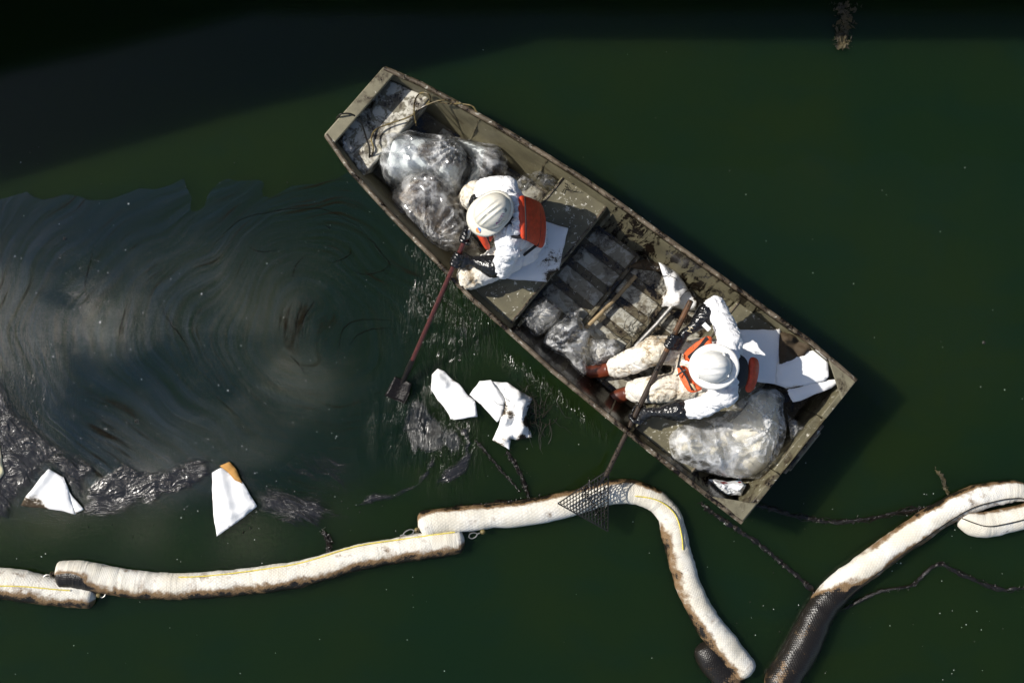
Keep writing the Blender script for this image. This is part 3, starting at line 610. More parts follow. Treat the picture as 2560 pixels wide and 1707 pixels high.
BG = 'white absorbent pads lying in the boat'
sheet('absorbent_pad', PL([(1290,545),(1360,556),(1418,571),(1410,620),(1398,679),(1376,686),(1369,706),(1300,700),(1236,693),(1250,640)], BZ), BZ+.006, 'soiled square pad spread on the middle bench under a worker', M['pad'], .010, 3, group=BG, dirt=[dp('p',1390,640,.12,.35,BZ), dp('p',1372,690,.05,.5,BZ)], seed=10)
sheet('absorbent_pad', PL([(1050,430),(1120,460),(1190,510),(1240,570),(1290,640),(1330,690),(1310,740),(1200,735),(1085,715),(1078,650),(1110,600),(1070,520)],.2,'z3'), .10, 'crumpled white pad against the right wall beside the rake handle', M['pad'], .05, 6, group=BG, folds=[fl('z3',(1050,440),(1160,640),.06,.05,.2), fl('z3',(1090,680),(1310,700),.03,.04,.2)], dirt=[dp('z3',1200,690,.10,.35,.2)], seed=11, tilt=(0.12,0.22))
sheet('absorbent_pad', PL([(830,450),(890,420),(950,405),(1050,432),(1062,470),(1050,492),(940,470)],.08,'z3'), .085, 'grey soaked pad in shade on the boat floor', M['pad_dirty'], .02, 5, group=BG, dirt=[dp('z3',940,440,.2,.35,.08)], seed=12)
sheet('absorbent_pad', PL([(830,65),(1000,66),(1150,70),(1147,200),(1140,345),(1130,470),(960,450),(900,440),(840,300)], BZ+.02,'z5'), BZ+.03, 'clean flat pad on the stern bench right behind the worker', M['pad_clean'], .008, 2.5, group=BG, seed=13)
sheet('absorbent_pad', PL([(1155,92),(1260,94),(1360,130),(1412,185),(1415,225),(1290,280),(1140,335)], BZ+.02,'z5'), BZ+.02, 'brown stained ruffled pad draped over the right gunwale at the stern', M['pad_dirty'], .05, 9, group=BG, dirt=[dp('z5',1240,230,.12,.75,.36), dp('z5',1180,280,.12,.9,.36), dp('z5',1360,180,.08,.25,.36)], seed=14)
p6 = sheet('absorbent_pad', PL([(1138,335),(1300,255),(1420,210),(1480,240),(1505,330),(1508,420),(1480,445),(1200,510),(1120,480),(1130,400)], BZ+.06,'z5'), BZ+.05, 'clean folded pad stack beside the right stern corner', M['pad_clean'], .010, 2.5, group=BG, seed=15, tilt=(.10,.04))
sheet('pad_flap', PL([(1200,512),(1480,448),(1590,436),(1575,470),(1540,500),(1400,560),(1250,605)], BZ+.06,'z5'), BZ+.045, None, M['pad_clean'], .012, 3, parent=p6, cat=None, seed=16)

# ------------------------------------------------------------------ plastic bags
def bag(name, outline_pts, m, z0, h, label, film, content=None, seed=0, ins=0.035, freq=4.8, amp=0.035, neck=None, group='clear plastic bags of oily waste in the boat', edge=0.13, dirt=None, ch=0.8):
    zr = z0 + h*0.6; ol = PL(outline_pts, zr, m); c = sum(ol, Vector())/len(ol)
    root = thing(name, label, 'plastic bag', (c.x, c.y, z0), group)
    xy, f, d = heap_mesh(ol, 0.0130, seed=seed, wob=0.018)
    e = np.clip(d/edge, 0, 1); prof = np.sqrt(1-(1-e)**2)
    lum = 0.40+0.95*fbm(xyz(xy*3.6), seed+2, 2)
    cr = crumple(xy, freq*.8, 5, seed, 0.5); cr2 = crumple(xy, freq*1.9, 4, seed+5, 0.6)
    zz = z0 + h*prof*lum + (amp*0.95*cr + amp*0.14*cr2)*np.clip(d/0.035, 0.12, 1)
    nk = np.array(tuple(P(*neck, zr, m).xy)) if neck else np.array(tuple(c.xy)) + 0.8*(np.array(tuple(ol[0].xy)) - np.array(tuple(c.xy)))
    dv_ = xy-nk; rad = np.hypot(dv_[:,0], dv_[:,1]); an_ = np.arctan2(dv_[:,1], dv_[:,0])/(2*PI)*23 + 1.6*(fbm(xyz(xy*4), seed+31, 2)-.5)
    tri_ = np.abs((an_ % 1)-.5)*4-1; env_ = np.exp(-(rad/.34)**2)*np.clip(rad/.06, 0, 1)
    zz = zz + 0.020*tri_*env_*np.clip(d/0.04, 0, 1); gath = np.clip((tri_-.72)/.28, 0, 1)*env_*fbm(xyz(xy*9), seed+33, 2)*1.5
    czv = np.clip(gath + 1.3*creases(xy, freq*.8, 5, seed, 0.5, 24)*np.clip(fbm(xyz(xy*6), seed+6, 2)*3-1, 0, 1) + 0.6*creases(xy, freq*1.9, 4, seed+5, 0.6, 10)*np.clip(fbm(xyz(xy*5), seed+4, 2)*4-2, 0, 1), 0, 1)  # white lines painted where the folds would catch light
    mesh('plastic_film', np.column_stack([xy, np.maximum(zz, z0+0.003)]), f, film, root, True, {'crease': czv}, sharp=0.45)
    if content:
        cc = np.array([tuple(p.xy) for p in ol]); cm = cc.mean(0); inn = []
        for p in cc:
            dv = cm-p; L = np.hypot(*dv); inn.append(p + dv/L*min(ins, L*0.4))
        xy2, f2, d2 = heap_mesh([Vector((*p, 0)) for p in inn], 0.018, seed=seed+1, wob=0.02)
        e2 = np.clip(d2/(edge*0.9), 0, 1); pr = np.sqrt(1-(1-e2)**2)
        lum2 = 0.40+0.95*fbm(xyz(xy2*3.6), seed+2, 2)
        z2 = z0 + h*ch*pr*lum2 + 0.02*crumple(xy2, 8, 4, seed+7, .5)*e2 - 0.02
        dv = np.zeros(len(xy2)) if dirt is None else np.clip(sum(s*np.exp(-((xy2[:,0]-p[0])**2+(xy2[:,1]-p[1])**2)/r**2) for p, r, s in dirt), -1, 1)
        mesh('waste_contents', np.column_stack([xy2, np.maximum(z2, z0)]), f2, content, root, True, {'dirt': dv})
    return root
bag('waste_bag', [(410,560),(440,500),(530,475),(680,480),(770,490),(900,505),(1010,560),(1050,640),(1060,760),(1015,900),(960,950),(840,880),(700,860),(520,880),(460,830),(435,740),(430,640)], 'z1', .06, .38, 'large clear bag of oily pads filling the bow, next to the bow platform', M['film_white'], M['content'], 21, neck=(1010,600), dirt=[dp('z1',820,660,.13,.9,.3), dp('z1',980,640,.10,.7,.3), dp('z1',560,620,.2,-.7,.3), dp('z1',700,640,.06,.5,.3)])
bag('waste_bag', [(475,960),(500,900),(560,870),(640,760),(740,720),(850,720),(920,790),(980,870),(1030,960),(1060,1180),(1110,1230),(1140,1290),(940,1345),(850,1320),(800,1300),(700,1240),(610,1140),(520,1050)], 'z1', .06, .36, 'darkest oil soaked bag, along the left wall in front of the first worker', M['film'], M['content_dark'], 22, neck=(800,1260), dirt=[dp('z1',850,850,.17,.8,.3), dp('z1',960,1080,.17,.9,.3), dp('z1',600,950,.1,.3,.3)])
bag('waste_bag', [(905,507),(1060,520),(1200,555),(1290,600),(1335,680),(1320,800),(1260,845),(1150,875),(1010,905),(1000,880),(1055,760),(1050,640)], 'z1', .06, .36, 'pale blue bag bulging with brown weed, beside the right bow wall', M['film'], M['content'], 23, dirt=[dp('z1',1260,650,.14,.9,.3), dp('z1',1180,790,.12,.7,.3), dp('z1',1080,680,.12,-.8,.3)])
bag('empty_bag', [(1385,840),(1440,790),(1540,760),(1620,790),(1668,850),(1610,930),(1545,1005),(1480,960),(1420,920)], 'z1', .22, .16, 'small crumpled clear bag by the right wall in front of the middle bench', M['film_clear'], None, 24, freq=8, amp=.045, edge=.08)
bag('waste_bag', [(92,770),(180,690),(290,640),(360,690),(405,740),(370,830),(300,880),(230,940),(120,890)], 'z3', .06, .24, 'brownish dirty bag tucked under the middle bench by the left wall', M['film'], M['content_dark'], 25, freq=8, edge=.09, dirt=None)
bag('empty_bag', [(212,995),(350,830),(430,760),(537,725),(510,790),(540,870),(592,880),(575,1000),(582,1160),(540,1200),(490,1170),(400,1060),(370,1045)], 'z3', .07, .22, 'cloudy empty bag with a pointed tip on the boat floor', M['film_cloud'], None, 26, freq=7, amp=.05, edge=.09)
bag('empty_bag', [(575,1000),(600,940),(740,932),(800,1000),(845,1010),(760,1080),(690,1110),(640,1160),(590,1150),(565,1060)], 'z3', .06, .12, 'small clear bag under the boots of the stern worker', M['film'], M['content_dark'], 27, freq=9, edge=.07)
bag('waste_bag', [(310,870),(400,770),(560,725),(760,645),(900,560),(1000,482),(1140,490),(1220,560),(1228,700),(1232,870),(1200,960),(1110,1140),(1040,1192),(900,1208),(760,1180),(640,1140),(540,1135),(460,1110),(330,1060),(318,960)], 'z5', .18, .36, 'huge cream coloured bag filling the stern behind the second worker', M['film_white'], M['content_pale'], 28, freq=6, amp=.035, edge=.17, neck=(1100,760), dirt=[dp('z5',780,820,.12,.25,.35), dp('z5',920,1060,.06,.3,.35)])
bag('empty_bag', [(1215,700),(1260,730),(1352,800),(1290,850),(1238,890),(1225,800)], 'z5', .30, .06, 'shred of thin clear film at the transom', M['film_clear'], None, 29, amp=.015, edge=.05)
b = NB('printed_white_packet'); o_ = b.tc.outputs['Object']; n_ = b.noise(o_, 11, 3, 0.5)
c_ = b.mix(b.ramp(n_, 0.58, 0.62), (0.72,0.74,0.76), (0.35,0.55,0.72)); c_ = b.mix(b.ramp(b.noise(o_, 14, 2), 0.64, 0.67), c_, (0.30,0.05,0.05))
b.princ(c_, 0.25); M['packet'] = b.m
bag('plastic_packet', [(640,1175),(700,1175),(800,1195),(880,1195),(925,1240),(885,1312),(820,1305),(760,1295),(700,1250)], 'z5', .20, .13, 'shiny white printed packet in the left stern corner', M['packet'], None, 30, group=None, freq=9, amp=.03, edge=.05)
bag('plastic_packet', [(190,580),(225,540),(255,590),(287,630),(260,660),(215,645)], 'z1', .34, .05, 'small brownish crumpled packet by the left bow corner', M['film'], M['content_dark'], 31, group=None, freq=14, amp=.018, edge=.03, ins=.012)

# ------------------------------------------------------------------ ropes, sticks, twigs in the boat
rp = thing('rope', 'loose yellow and black rope looped over the bow', 'rope', P(1000, 260, .4))
r_ = MB(); R3 = lambda pts: [P(a, b_, z, 'z1') for a, b_, z in pts]
r_.tube(spline(R3([(705,470,.36),(690,370,.42),(700,290,.40),(740,250,.45),(790,262,.47),(795,305,.42),(720,370,.40),(640,420,.37),(520,460,.36),(430,500,.37),(400,560,.38),(415,630,.38),(385,740,.25)]), 70), .0052, 6)
r_.tube(spline(R3([(690,380,.40),(760,340,.42),(850,305,.47),(940,300,.47),(1000,322,.47),(1080,338,.48),(1115,380,.46)]), 40), .0052, 6)
r_.tube(spline(R3([(850,310,.45),(930,325,.47),(1010,322,.48)]), 20), .0055, 6); r_.build('long_strand', M['rope'], rp)
r_ = MB(); r_.tube(spline(R3([(162,440,.40),(175,410,.47),(205,392,.49),(270,396,.47),(330,450,.42),(368,560,.37),(390,640,.36),(375,770,.25)]), 50), .006, 6); r_.build('short_strand', M['twig'], rp)
m_ = MB(); m_.tube(spline(PL([(330,0),(0,1)],0,'z1')[:0] + [P(1590,690,.10), P(1530,755,.10), P(1462,822,.11)], 12), [.014]*12, 8)
tag(m_.build('wooden_stick', M['stick']), 'weathered tan stick lying across the boat floor', 'stick')
m_ = MB(); m_.tube([P(1683,762,.10), P(1640,812,.10), P(1588,866,.10)], .014, 8)
tag(m_.build('metal_pipe', M['steel']), 'pale worn pipe lying across the floor near the worker boots', 'pipe')
def twigs(name, label, spots, n, L, seed, mat=None, r=.0028, cat='twigs'):
    rng = random.Random(seed); root = thing(name, label, cat, P(*spots[0][:3]))
    for _ in range(n):
        m_ = MB(); cx, cy, cz, sx, sy, sz = spots[rng.randrange(len(spots))]
        p = P(cx + rng.gauss(0, sx), cy + rng.gauss(0, sy), cz + abs(rng.gauss(0, sz))); a = rng.uniform(0, 2*PI); l = L*rng.uniform(.4, 1.2); pts = [p]
        for k in range(5): a += rng.gauss(0, .5); p = p + Vector((math.cos(a)*l/5, math.sin(a)*l/5, rng.gauss(0, .004))); p.z = max(p.z, cz); pts.append(p)
        m_.tube(pts, [r*(1-.12*i) for i in range(6)], 4); m_.build('twig', mat or M['twig'], root)
    return root
twigs('twigs', 'scattered black twigs around the pipe on the boat floor', [(1560,845,.075,22,10,.02),(1610,830,.075,30,12,.02),(1640,800,.09,25,20,.01),(1600,855,.08,15,10,.02)], 36, .16, 3)
twigs('twigs', 'black twigs and oil clots along the right wall of the middle well', [(1620,640,.12,30,22,.05),(1680,690,.16,30,22,.05),(1740,735,.2,20,14,.04)], 30, .09, 4)
twigs('twigs', 'two thin dark twigs on the middle bench by the empty bag', [(1413,468,BZ+.012,12,6,.002)], 4, .13, 5)
twigs('floating_twigs', 'tangled black twigs caught on the crumpled floating pad', [(1335,1040,.03,10,10,.01),(1330,1030,.035,8,10,.01),(1360,1048,.012,20,6,.004),(1300,1018,.05,10,12,.01),(1385,1050,.012,16,5,.002)], 40, .20, 6, r=.0032)

# ------------------------------------------------------------------ people
def hull_of(bm, blobs):
    vs = []
    for c, r in blobs:
        r3 = r if hasattr(r, '__len__') else (r, r, r)
        for k in range(60):
            y = 1-2*(k+.5)/60; rr = math.sqrt(1-y*y); t = k*2.399963
            vs.append(bm.verts.new((c[0]+r3[0]*rr*math.cos(t), c[1]+r3[1]*rr*math.sin(t), c[2]+r3[2]*y)))
    bmesh.ops.convex_hull(bm, input=vs)
    lo = [v for v in vs if v.is_valid and not v.link_faces]
    if lo: bmesh.ops.delete(bm, geom=lo, context='VERTS')
def union(name, hulls, voxel, smooth_it=4):
    """one continuous skin round a set of convex limbs"""
    bm = bmesh.new()
    for h in hulls: hull_of(bm, h)
    me = bpy.data.meshes.new(name); bm.to_mesh(me); bm.free(); o = bpy.data.objects.new(name, me); COL.objects.link(o)
    m = o.modifiers.new('r', 'REMESH'); m.mode = 'VOXEL'; m.voxel_size = voxel
    s = o.modifiers.new('s', 'SMOOTH'); s.factor = .5; s.iterations = smooth_it
    dg = bpy.context.evaluated_depsgraph_get(); dg.update()
    ev = bpy.data.meshes.new_from_object(o.evaluated_get(dg)); bpy.data.objects.remove(o); bpy.data.meshes.remove(me)
    return ev
def get_vn(me):
    n = len(me.vertices); v = np.zeros(n*3); me.vertices.foreach_get('co', v); nn = np.zeros(n*3); me.vertices.foreach_get('normal', nn); return v.reshape(-1,3), nn.reshape(-1,3)
def put(name, me, mat, parent, label=None):
    me.name = name; me.materials.clear(); me.materials.append(mat); me.polygons.foreach_set('use_smooth', [True]*len(me.polygons))
    o = link(bpy.data.objects.new(name, me), parent)
    if label: o['label'] = label
    return o
def segd(v, a, b_):
    a = np.array(a); b_ = np.array(b_); ab = b_-a; t = np.clip(((v-a)@ab)/ab.dot(ab), 0, 1); q = v-(a+t[:,None]*ab); return np.sqrt((q*q).sum(1)), t*np.sqrt(ab.dot(ab))
def folds(me, limbs, amp=.010, seed=0):
    """wrinkle a loose suit: rings of folds round each limb and long creases"""
    v, n = get_vn(me); best = np.full(len(v), 9.); tt = np.zeros(len(v)); jj = np.zeros(len(v))
    for a, b_ in limbs:
        d, t = segd(v, a, b_); L = (Vector(b_)-Vector(a)).length
        k = d < best; best[k] = d[k]; tt[k] = t[k]; jj[k] = 1-np.minimum(t[k], L-t[k])/(L/2)
    w1 = fbm(v*8, seed, 2); w2 = fbm(v*17, seed+4, 2); w3 = fbm(v*np.array([6,13,16]), seed+8, 2)
    ring = np.sin(tt*2*PI*15 + (w1-.5)*16); ring = 1-np.abs(ring)**.7*1.6
    rid = 1-np.abs(w2-.5)*6; rid3 = 1-np.abs(w1-.5)*7
    dz = amp*(0.40*np.clip(ring,-1,1)*jj**1.5 + 1.3*(w1-.5) - .45*np.exp(-(np.abs(w2-.5)/.05)**1.5) - 1.1*np.exp(-(np.abs(w1-.5)/.04)**1.5) - 1.0*np.exp(-(np.abs(w3-.47)/.04)**1.5)) 
    v = v + n*dz[:,None]; me.vertices.foreach_set('co', v.ravel()); me.update(); return v
def glove(name, grip, pole_dir, wrist, elbow, pr, parent, label=None, flip=1):
    """five fingers closed round a handle"""
    a = Vector(pole_dir).normalized(); g = Vector(grip); w = Vector(wrist)-g; w = (w-a*w.dot(a)).normalized(); n = a.cross(w)*flip; H = []
    R = pr+.013
    def pt(al, th, rad): return g + a*al + (w*math.cos(th)+n*math.sin(th))*rad
    palm = [(pt(-.036, -.2, R+.012), .017), (pt(.036, -.2, R+.012), .017), (pt(-.032, .25, R+.03), .019), (pt(.032, .25, R+.03), .019), (Vector(wrist)*.65+g*.35, .028)]
    H.append(palm)
    for al, L in ((-.039,.82), (-.013,.97), (.013,1.0), (.039,.9)):
        p = [pt(al, .35, R+.012), pt(al*1.06, 1.25*L, R+.006), pt(al*1.04, 2.25*L, R+.001), pt(al, 3.15*L, R)]
        for i, (r0, r1) in enumerate(((.0125,.0118),(.0118,.011),(.011,.0098))): H.append([(p[i], r0), (p[i+1], r1)])
    p = [pt(.045, -.15, R+.028), pt(.055, -.85, R+.012), pt(.050, -1.75, R+.002), pt(.040, -2.4, R)]
    for i, (r0, r1) in enumerate(((.0165,.014),(.014,.0125),(.0125,.011))): H.append([(p[i], r0), (p[i+1], r1)])
    wv_ = Vector(wrist); el = (Vector(elbow)-wv_).normalized(); kn = wv_ + el*.02
    H.append([(Vector(wrist)*.65+g*.35, .028), (kn, .034)]); H.append([(kn, .038), (wv_ + el*.13, .074)])
    me = union(name, H, .0055, 3); v, nn = get_vn(me)
    v = v + nn*(.004*(1-np.abs(fbm(v*45, 3, 3)-.5)*5))[:,None]; me.vertices.foreach_set('co', v.ravel())
    return put(name, me, M['glove'], parent, label)
def frame_mat(origin, fwd, tilt):
    f = Vector((fwd[0], fwd[1], 0)).normalized(); s = Vector((0,0,1)).cross(f); f2 = (f*math.cos(tilt) - Vector((0,0,1))*math.sin(tilt)); u = f2.cross(s)
    m = Matrix((f2, s, u)).transposed().to_4x4(); m.translation = Vector(origin); return m
def hat_h(th, ph, full):
    """hat shell radius: th round, ph up from the rim"""
    c, s = math.cos(ph), math.sin(ph)
    a, b_, h = (.125, .103, .115) if not full else (.112, .098, .118)
    x = a*c**.82*math.cos(th); y = b_*c**.82*math.sin(th); z = h*s**.92
    if full: rdg = max(0, 1-abs(y)/.016)*.011 + max(0, 1-abs(abs(y)-.038)/.011)*.006
    else: rdg = max(0, 1-abs(y)/.013)*.011 + max(0, 1-abs(abs(y)-.030)/.011)*.010
    z += rdg*max(0, s-.35)*1.9*(1 if x > -.09 else .3)
    return Vector((x, y, z))
def hard_hat(Mx, full, parent, mat):
    v = []; f = []; NT, NP = 72, 18
    for j in range(NP):
        ph = (j/(NP-1))**.8*PI/2*.998
        for i in range(NT): v.append(hat_h(2*PI*i/NT, ph, full))
    for j in range(NP-1):
        for i in range(NT): f.append((j*NT+i, j*NT+(i+1) % NT, (j+1)*NT+(i+1) % NT, (j+1)*NT+i))
    f.append(tuple((NP-1)*NT+i for i in range(NT)))
    base = len(v)
    for j in range(5):
        t = j/4
        for i in range(NT):
            th = 2*PI*i/NT; p = hat_h(th, 0, full); d = Vector((math.cos(th), math.sin(th), 0))
            if full: w = .044
            else: w = .012 + .062*max(0, math.cos(th*.92))**1.6 if abs(th if th < PI else th-2*PI) < PI*.55 else .012
            if not full: 
                tt_ = th if th < PI else th-2*PI; w = .012 + .060*max(0, math.cos(tt_*.95))**1.5
            v.append(p + d*w*t + Vector((0,0,-.010*t*t - (.010*t if not full else 0.004*t))))
    for j in range(4):
        for i in range(NT): f.append((base+j*NT+i, base+(j+1)*NT+i, base+(j+1)*NT+(i+1) % NT, base+j*NT+(i+1) % NT))
    o = mesh('hard_hat', [Mx@p for p in v], f, mat, parent, True)
    s = o.modifiers.new('thickness', 'SOLIDIFY'); s.thickness = .003; s.offset = -1
    return o
def hat_text(body, size, th0, ph0, Mx, full, mat, parent, rot=0.0, name='sticker'):
    cu = bpy.data.curves.new('t', 'FONT'); cu.body = body; cu.size = size; cu.align_x = 'CENTER'; cu.align_y = 'CENTER'
    to = bpy.data.objects.new('t', cu); COL.objects.link(to); bpy.context.view_layer.update(); dg = bpy.context.evaluated_depsgraph_get()
    me = bpy.data.meshes.new_from_object(to.evaluated_get(dg)); bpy.data.objects.remove(to); bpy.data.curves.remove(cu)
    return decal([(v_.co.x, v_.co.y) for v_ in me.vertices], [tuple(p.vertices) for p in me.polygons], th0, ph0, Mx, full, mat, parent, rot, name)
def decal(pts, faces, th0, ph0, Mx, full, mat, parent, rot, name='sticker', off=.0014):
    v = []
    c, s = math.cos(rot), math.sin(rot)
    for x, y in pts:
        x, y = x*c-y*s, x*s+y*c
        ph = ph0 + y/.12; th = th0 + x/(.11*max(.25, math.cos(ph0))); p = hat_h(th, ph, full); q = hat_h(th, ph+.02, full); r = hat_h(th+.02, ph, full)
        n = (r-p).cross(q-p).normalized(); v.append(Mx@(p+n*off))
    return mesh(name, v, faces, mat, parent, False)
def panel(name, rows, th, mat, parent, lv=2, label=None, puff=0.0):
    v = [p for r in rows for p in r]; c = len(rows[0]); f = [(i*c+k, i*c+k+1, (i+1)*c+k+1, (i+1)*c+k) for i in range(len(rows)-1) for k in range(c-1)]
    o = mesh(name, v, f, mat, parent, True); s = o.modifiers.new('thickness', 'SOLIDIFY'); s.thickness = th; s.offset = 0
    s = o.modifiers.new('round', 'SUBSURF'); s.levels = lv; s.render_levels = lv
    if label: o['label'] = label
    return o
def head_and_body(root, sk, fwd, tilt):
    """skin: one continuous figure under the suit"""
    J = {k: P(*v) for k, v in sk.items()}; hm_ = frame_mat(J['head'], fwd, tilt); H = []
    T = lambda x, y, z: hm_@Vector((x, y, z))
    H.append([(T(0,0,.03), (.085,.085,.095)), (T(.02,0,-.06), (.055,.055,.05)), (T(.055,0,-.085), (.028,.028,.022))])      # skull, jaw, chin
    H.append([(T(.090,0,-.012), .012), (T(.085,0,.02), .008)])                                                                # nose
    H.append([(T(.078,.022,-.052), .010), (T(.078,-.022,-.052), .010)])                                                        # mouth
    for s in (-1, 1): H.append([(T(.0,s*.080,.0), (.016,.010,.028))]); H.append([(T(.074,s*.034,.022), .015)])               # ears, eye sockets
    H.append([(T(0,0,-.06), .055), (J['neck'], .058)])
    H.append([(J['neck'], .06), (J['shR'], .055), (J['shL'], .055), (J['pelvis'], .085)])
    for s in 'RL':
        H.append([(J['sh'+s], .045), (J['el'+s], .04)]); H.append([(J['el'+s], .038), (J['wr'+s], .026)])
        H.append([(J['hip'+s], .07), (J['kn'+s], .05)]); H.append([(J['kn'+s], .052), (J['an'+s], .035)])
    return J, put('body', union('body', H, .0095, 2), M['skin'], root)
def coverall(root, J, rsuit, mat, legdirt, seed, sp_lap=False):
    H = []; c = J['neck']*.45 + J['pelvis']*.55
    H.append([(J['shR']*.8+J['neck']*.2, .085), (J['shL']*.8+J['neck']*.2, .085), (c, (.155,.165,.14))])
    H.append([(c, (.155,.165,.14)), (J['pelvis'], (.145,.165,.12)), (J['hipR'], .105), (J['hipL'], .105)])
    H.append([(J['neck']+Vector((0,0,-.02)), .075), (J['neck']+Vector((0,0,.03)), .068)])
    limbs = []; mR = J['hipR']*.5+J['knR']*.5; mL = J['hipL']*.5+J['knL']*.5; lap = sp_lap
    if lap: H.append([(J['hipR'], .105), (J['hipL'], .105), (mR, .09), (mL, .09)])
    for s in 'RL':
        w2 = J['wr'+s]*.52 + J['el'+s]*.48
        H.append([(J['sh'+s], .078*rsuit), (J['el'+s], .072*rsuit)]); H.append([(J['el'+s], .072*rsuit), (w2, .054)])
        an = J['an'+s]*.88 + J['kn'+s]*.12
        H.append([(J['hip'+s], .112), (J['kn'+s], .098)]); H.append([(J['kn'+s], .098), (an, .084)])
        limbs += [(J['sh'+s], J['el'+s]), (J['el'+s], w2), (J['hip'+s], J['kn'+s]), (J['kn'+s], an)]
    me = union('coverall', H, .0095, 3); limbs.append((J['neck'], J['pelvis'])); v = folds(me, limbs, .010, seed)
    d = np.zeros(len(v))
    for (a, b_, r, k) in legdirt(J): dd, _ = segd(v, a, b_); d = np.maximum(d, k*np.clip(1.25-dd/r, 0, 1))
    at = me.attributes.new('dirt', 'FLOAT', 'POINT'); at.data.foreach_set('value', d.astype(np.float32))
    return put('coverall', me, mat, root)
def boot(root, ankle, toe, shin):
    a = Vector(ankle); t = Vector(toe); d = (t-a); d.z = 0; d.normalize(); up = (Vector(shin)-a).normalized()
    sole = a.z-.075; b0 = Vector((a.x, a.y, sole)); H = []
    H.append([(b0-d*.035+Vector((0,0,.035)), .042), (a, .055)]); H.append([(a, .055), (a+up*.16, .062)])
    H.append([(b0-d*.02+Vector((0,0,.04)), .045), (b0+d*.10+Vector((0,0,.038)), (.052,.052,.042))])
    H.append([(b0+d*.09+Vector((0,0,.036)), (.053,.053,.044)), (b0+d*.165+Vector((0,0,.030)), (.044,.044,.036))])
    o = put('boot', union('boot', H, .008, 4), M['boot'], root)
    s_ = MB(); pts = [b0-d*.07, b0, b0+d*.1, b0+d*.2]; wd = [.036, .044, .052, .036]; sd = Vector((-d.y, d.x, 0)); n = 4
    vv = [p+sd*w for p, w in zip(pts, wd)] + [p-sd*w for p, w in zip(pts[::-1], wd[::-1])]
    s_.add([p-Vector((0,0,.008)) for p in vv]+[p+Vector((0,0,.014)) for p in vv], [tuple(range(8)), tuple(range(15,7,-1))]+[(i, 8+i, 8+(i+1) % 8, (i+1) % 8) for i in range(8)])
    sl = s_.build('boot_sole', M['glove'], o)
    return o

# ---- handles are needed by the hands
SH0, SH1 = P(1173,577,.70), P(1010,948,.055)
RK0, RK1 = P(1727,752,.76), P(1518,1182,.27)
def on(a, b_, t): return a.lerp(b_, t)

# person on the middle bench
w1 = thing('person', 'seated worker in white coverall and red life vest holding the square shovel', 'person', P(1300, 580, BZ))
sk1 = dict(head=(1240,533,.955), neck=(1262,538,.86), shR=(1268,468,.83), shL=(1272,622,.83), elR=(1212,472,.66), elL=(1255,672,.60), wrR=(1186,556,.60), wrL=(1185,653,.575),
           pelvis=(1316,582,.45), hipR=(1306,545,.44), hipL=(1310,622,.44), knR=(1187,488,.50), knL=(1178,690,.47), anR=(1176,500,.14), anL=(1236,664,.13))
fw1 = (-.77, -.60)
J, _ = head_and_body(w1, sk1, fw1, .5)
coverall(w1, J, 1.0, M['suit'], lambda J: [(J['knR'], J['knR']*.6+J['hipR']*.4, .14, .60), (J['knL'], J['knL']*.6+J['hipL']*.4, .14, .45), (J['knR'], J['anR'], .13, .7), (J['knL'], J['anL'], .13, .7)], 41)
ps = (SH1-SH0).normalized()
gL = on(SH0, SH1, .175); gR = on(SH0, SH1, .03)
glove('glove', gL, ps, J['wrL'], J['elL'], .015, w1); glove('glove', gR, ps, J['wrR'], J['elR'], .015, w1, flip=-1)
boot(w1, J['anR'], J['anR']+Vector((-.3,.05,0)), J['knR']); boot(w1, J['anL'], J['anL']+Vector((-.3,-.03,0)), J['knL'])
HM1 = frame_mat(P(1232,527,1.005), fw1, .36)
h1 = hard_hat(HM1, False, w1, M['hat'])
hat_text('ACTI', .034, PI*.60, .72, HM1, False, M['purple'], h1, 0.0); hat_text('GTJ', .026, PI*.53, .40, HM1, False, M['green_print'], h1, .1)
hat_text('88', .026, PI*.80, .55, HM1, False, M['grey_print'], h1, .6)
def disc(r, n=18): return [(r*math.cos(2*PI*i/n), r*math.sin(2*PI*i/n)) for i in range(n)]
ds = [HM1@(Vector((.152, .035, -.010)) + Vector((x, y, .006))) for x, y in disc(.017)]
mesh('sticker', ds, [tuple(range(18))], M['orange_print'], h1, False)
mesh('sticker', [p+Vector((0,0,.0012)) for p in [HM1@(Vector((.152, .035, -.010)) + Vector((x*.95-.002, y*.95, .006))) for x, y in disc(.016)][4:14]], [tuple(range(10))], M['blue_print'], h1, False)
# white hood bunched at the neck, dark collar
Z2 = lambda pts: [P(a, b_, z, 'z2') for a, b_, z in pts]
hood = MB(); hood.tube(spline(Z2([(880,330,.90),(990,380,.925),(1040,500,.93),(1050,640,.93),(1010,760,.92),(900,740,.90)]), 26), [.03+.018*math.sin(i*.9)**2 for i in range(26)], 12)
put('hood', hood.build('tmp', M['suit'], None).data, M['suit'], w1); bpy.data.objects.remove(bpy.data.objects['tmp'])
col_ = MB(); col_.tube(spline(Z2([(960,350,.895),(985,520,.925),(960,640,.93),(880,700,.92)]), 16), .022, 8); col_.build('collar', M['black'], w1)
vest = panel('life_vest', [Z2([(1058,336,.93),(1050,440,.965),(1062,600,.975),(1078,760,.96),(1092,880,.92)]), Z2([(1120,338,.92),(1120,440,.955),(1130,610,.965),(1135,760,.945),(1140,885,.90)]), Z2([(1215,375,.80),(1240,470,.83),(1255,630,.84),(1250,790,.81),(1225,930,.76)]), Z2([(1280,410,.68),(1325,500,.69),(1345,640,.69),(1340,815,.67),(1310,985,.63)]), Z2([(1290,425,.55),(1345,520,.54),(1375,660,.53),(1372,820,.52),(1345,1000,.51)])], .045, M['vest'], w1)
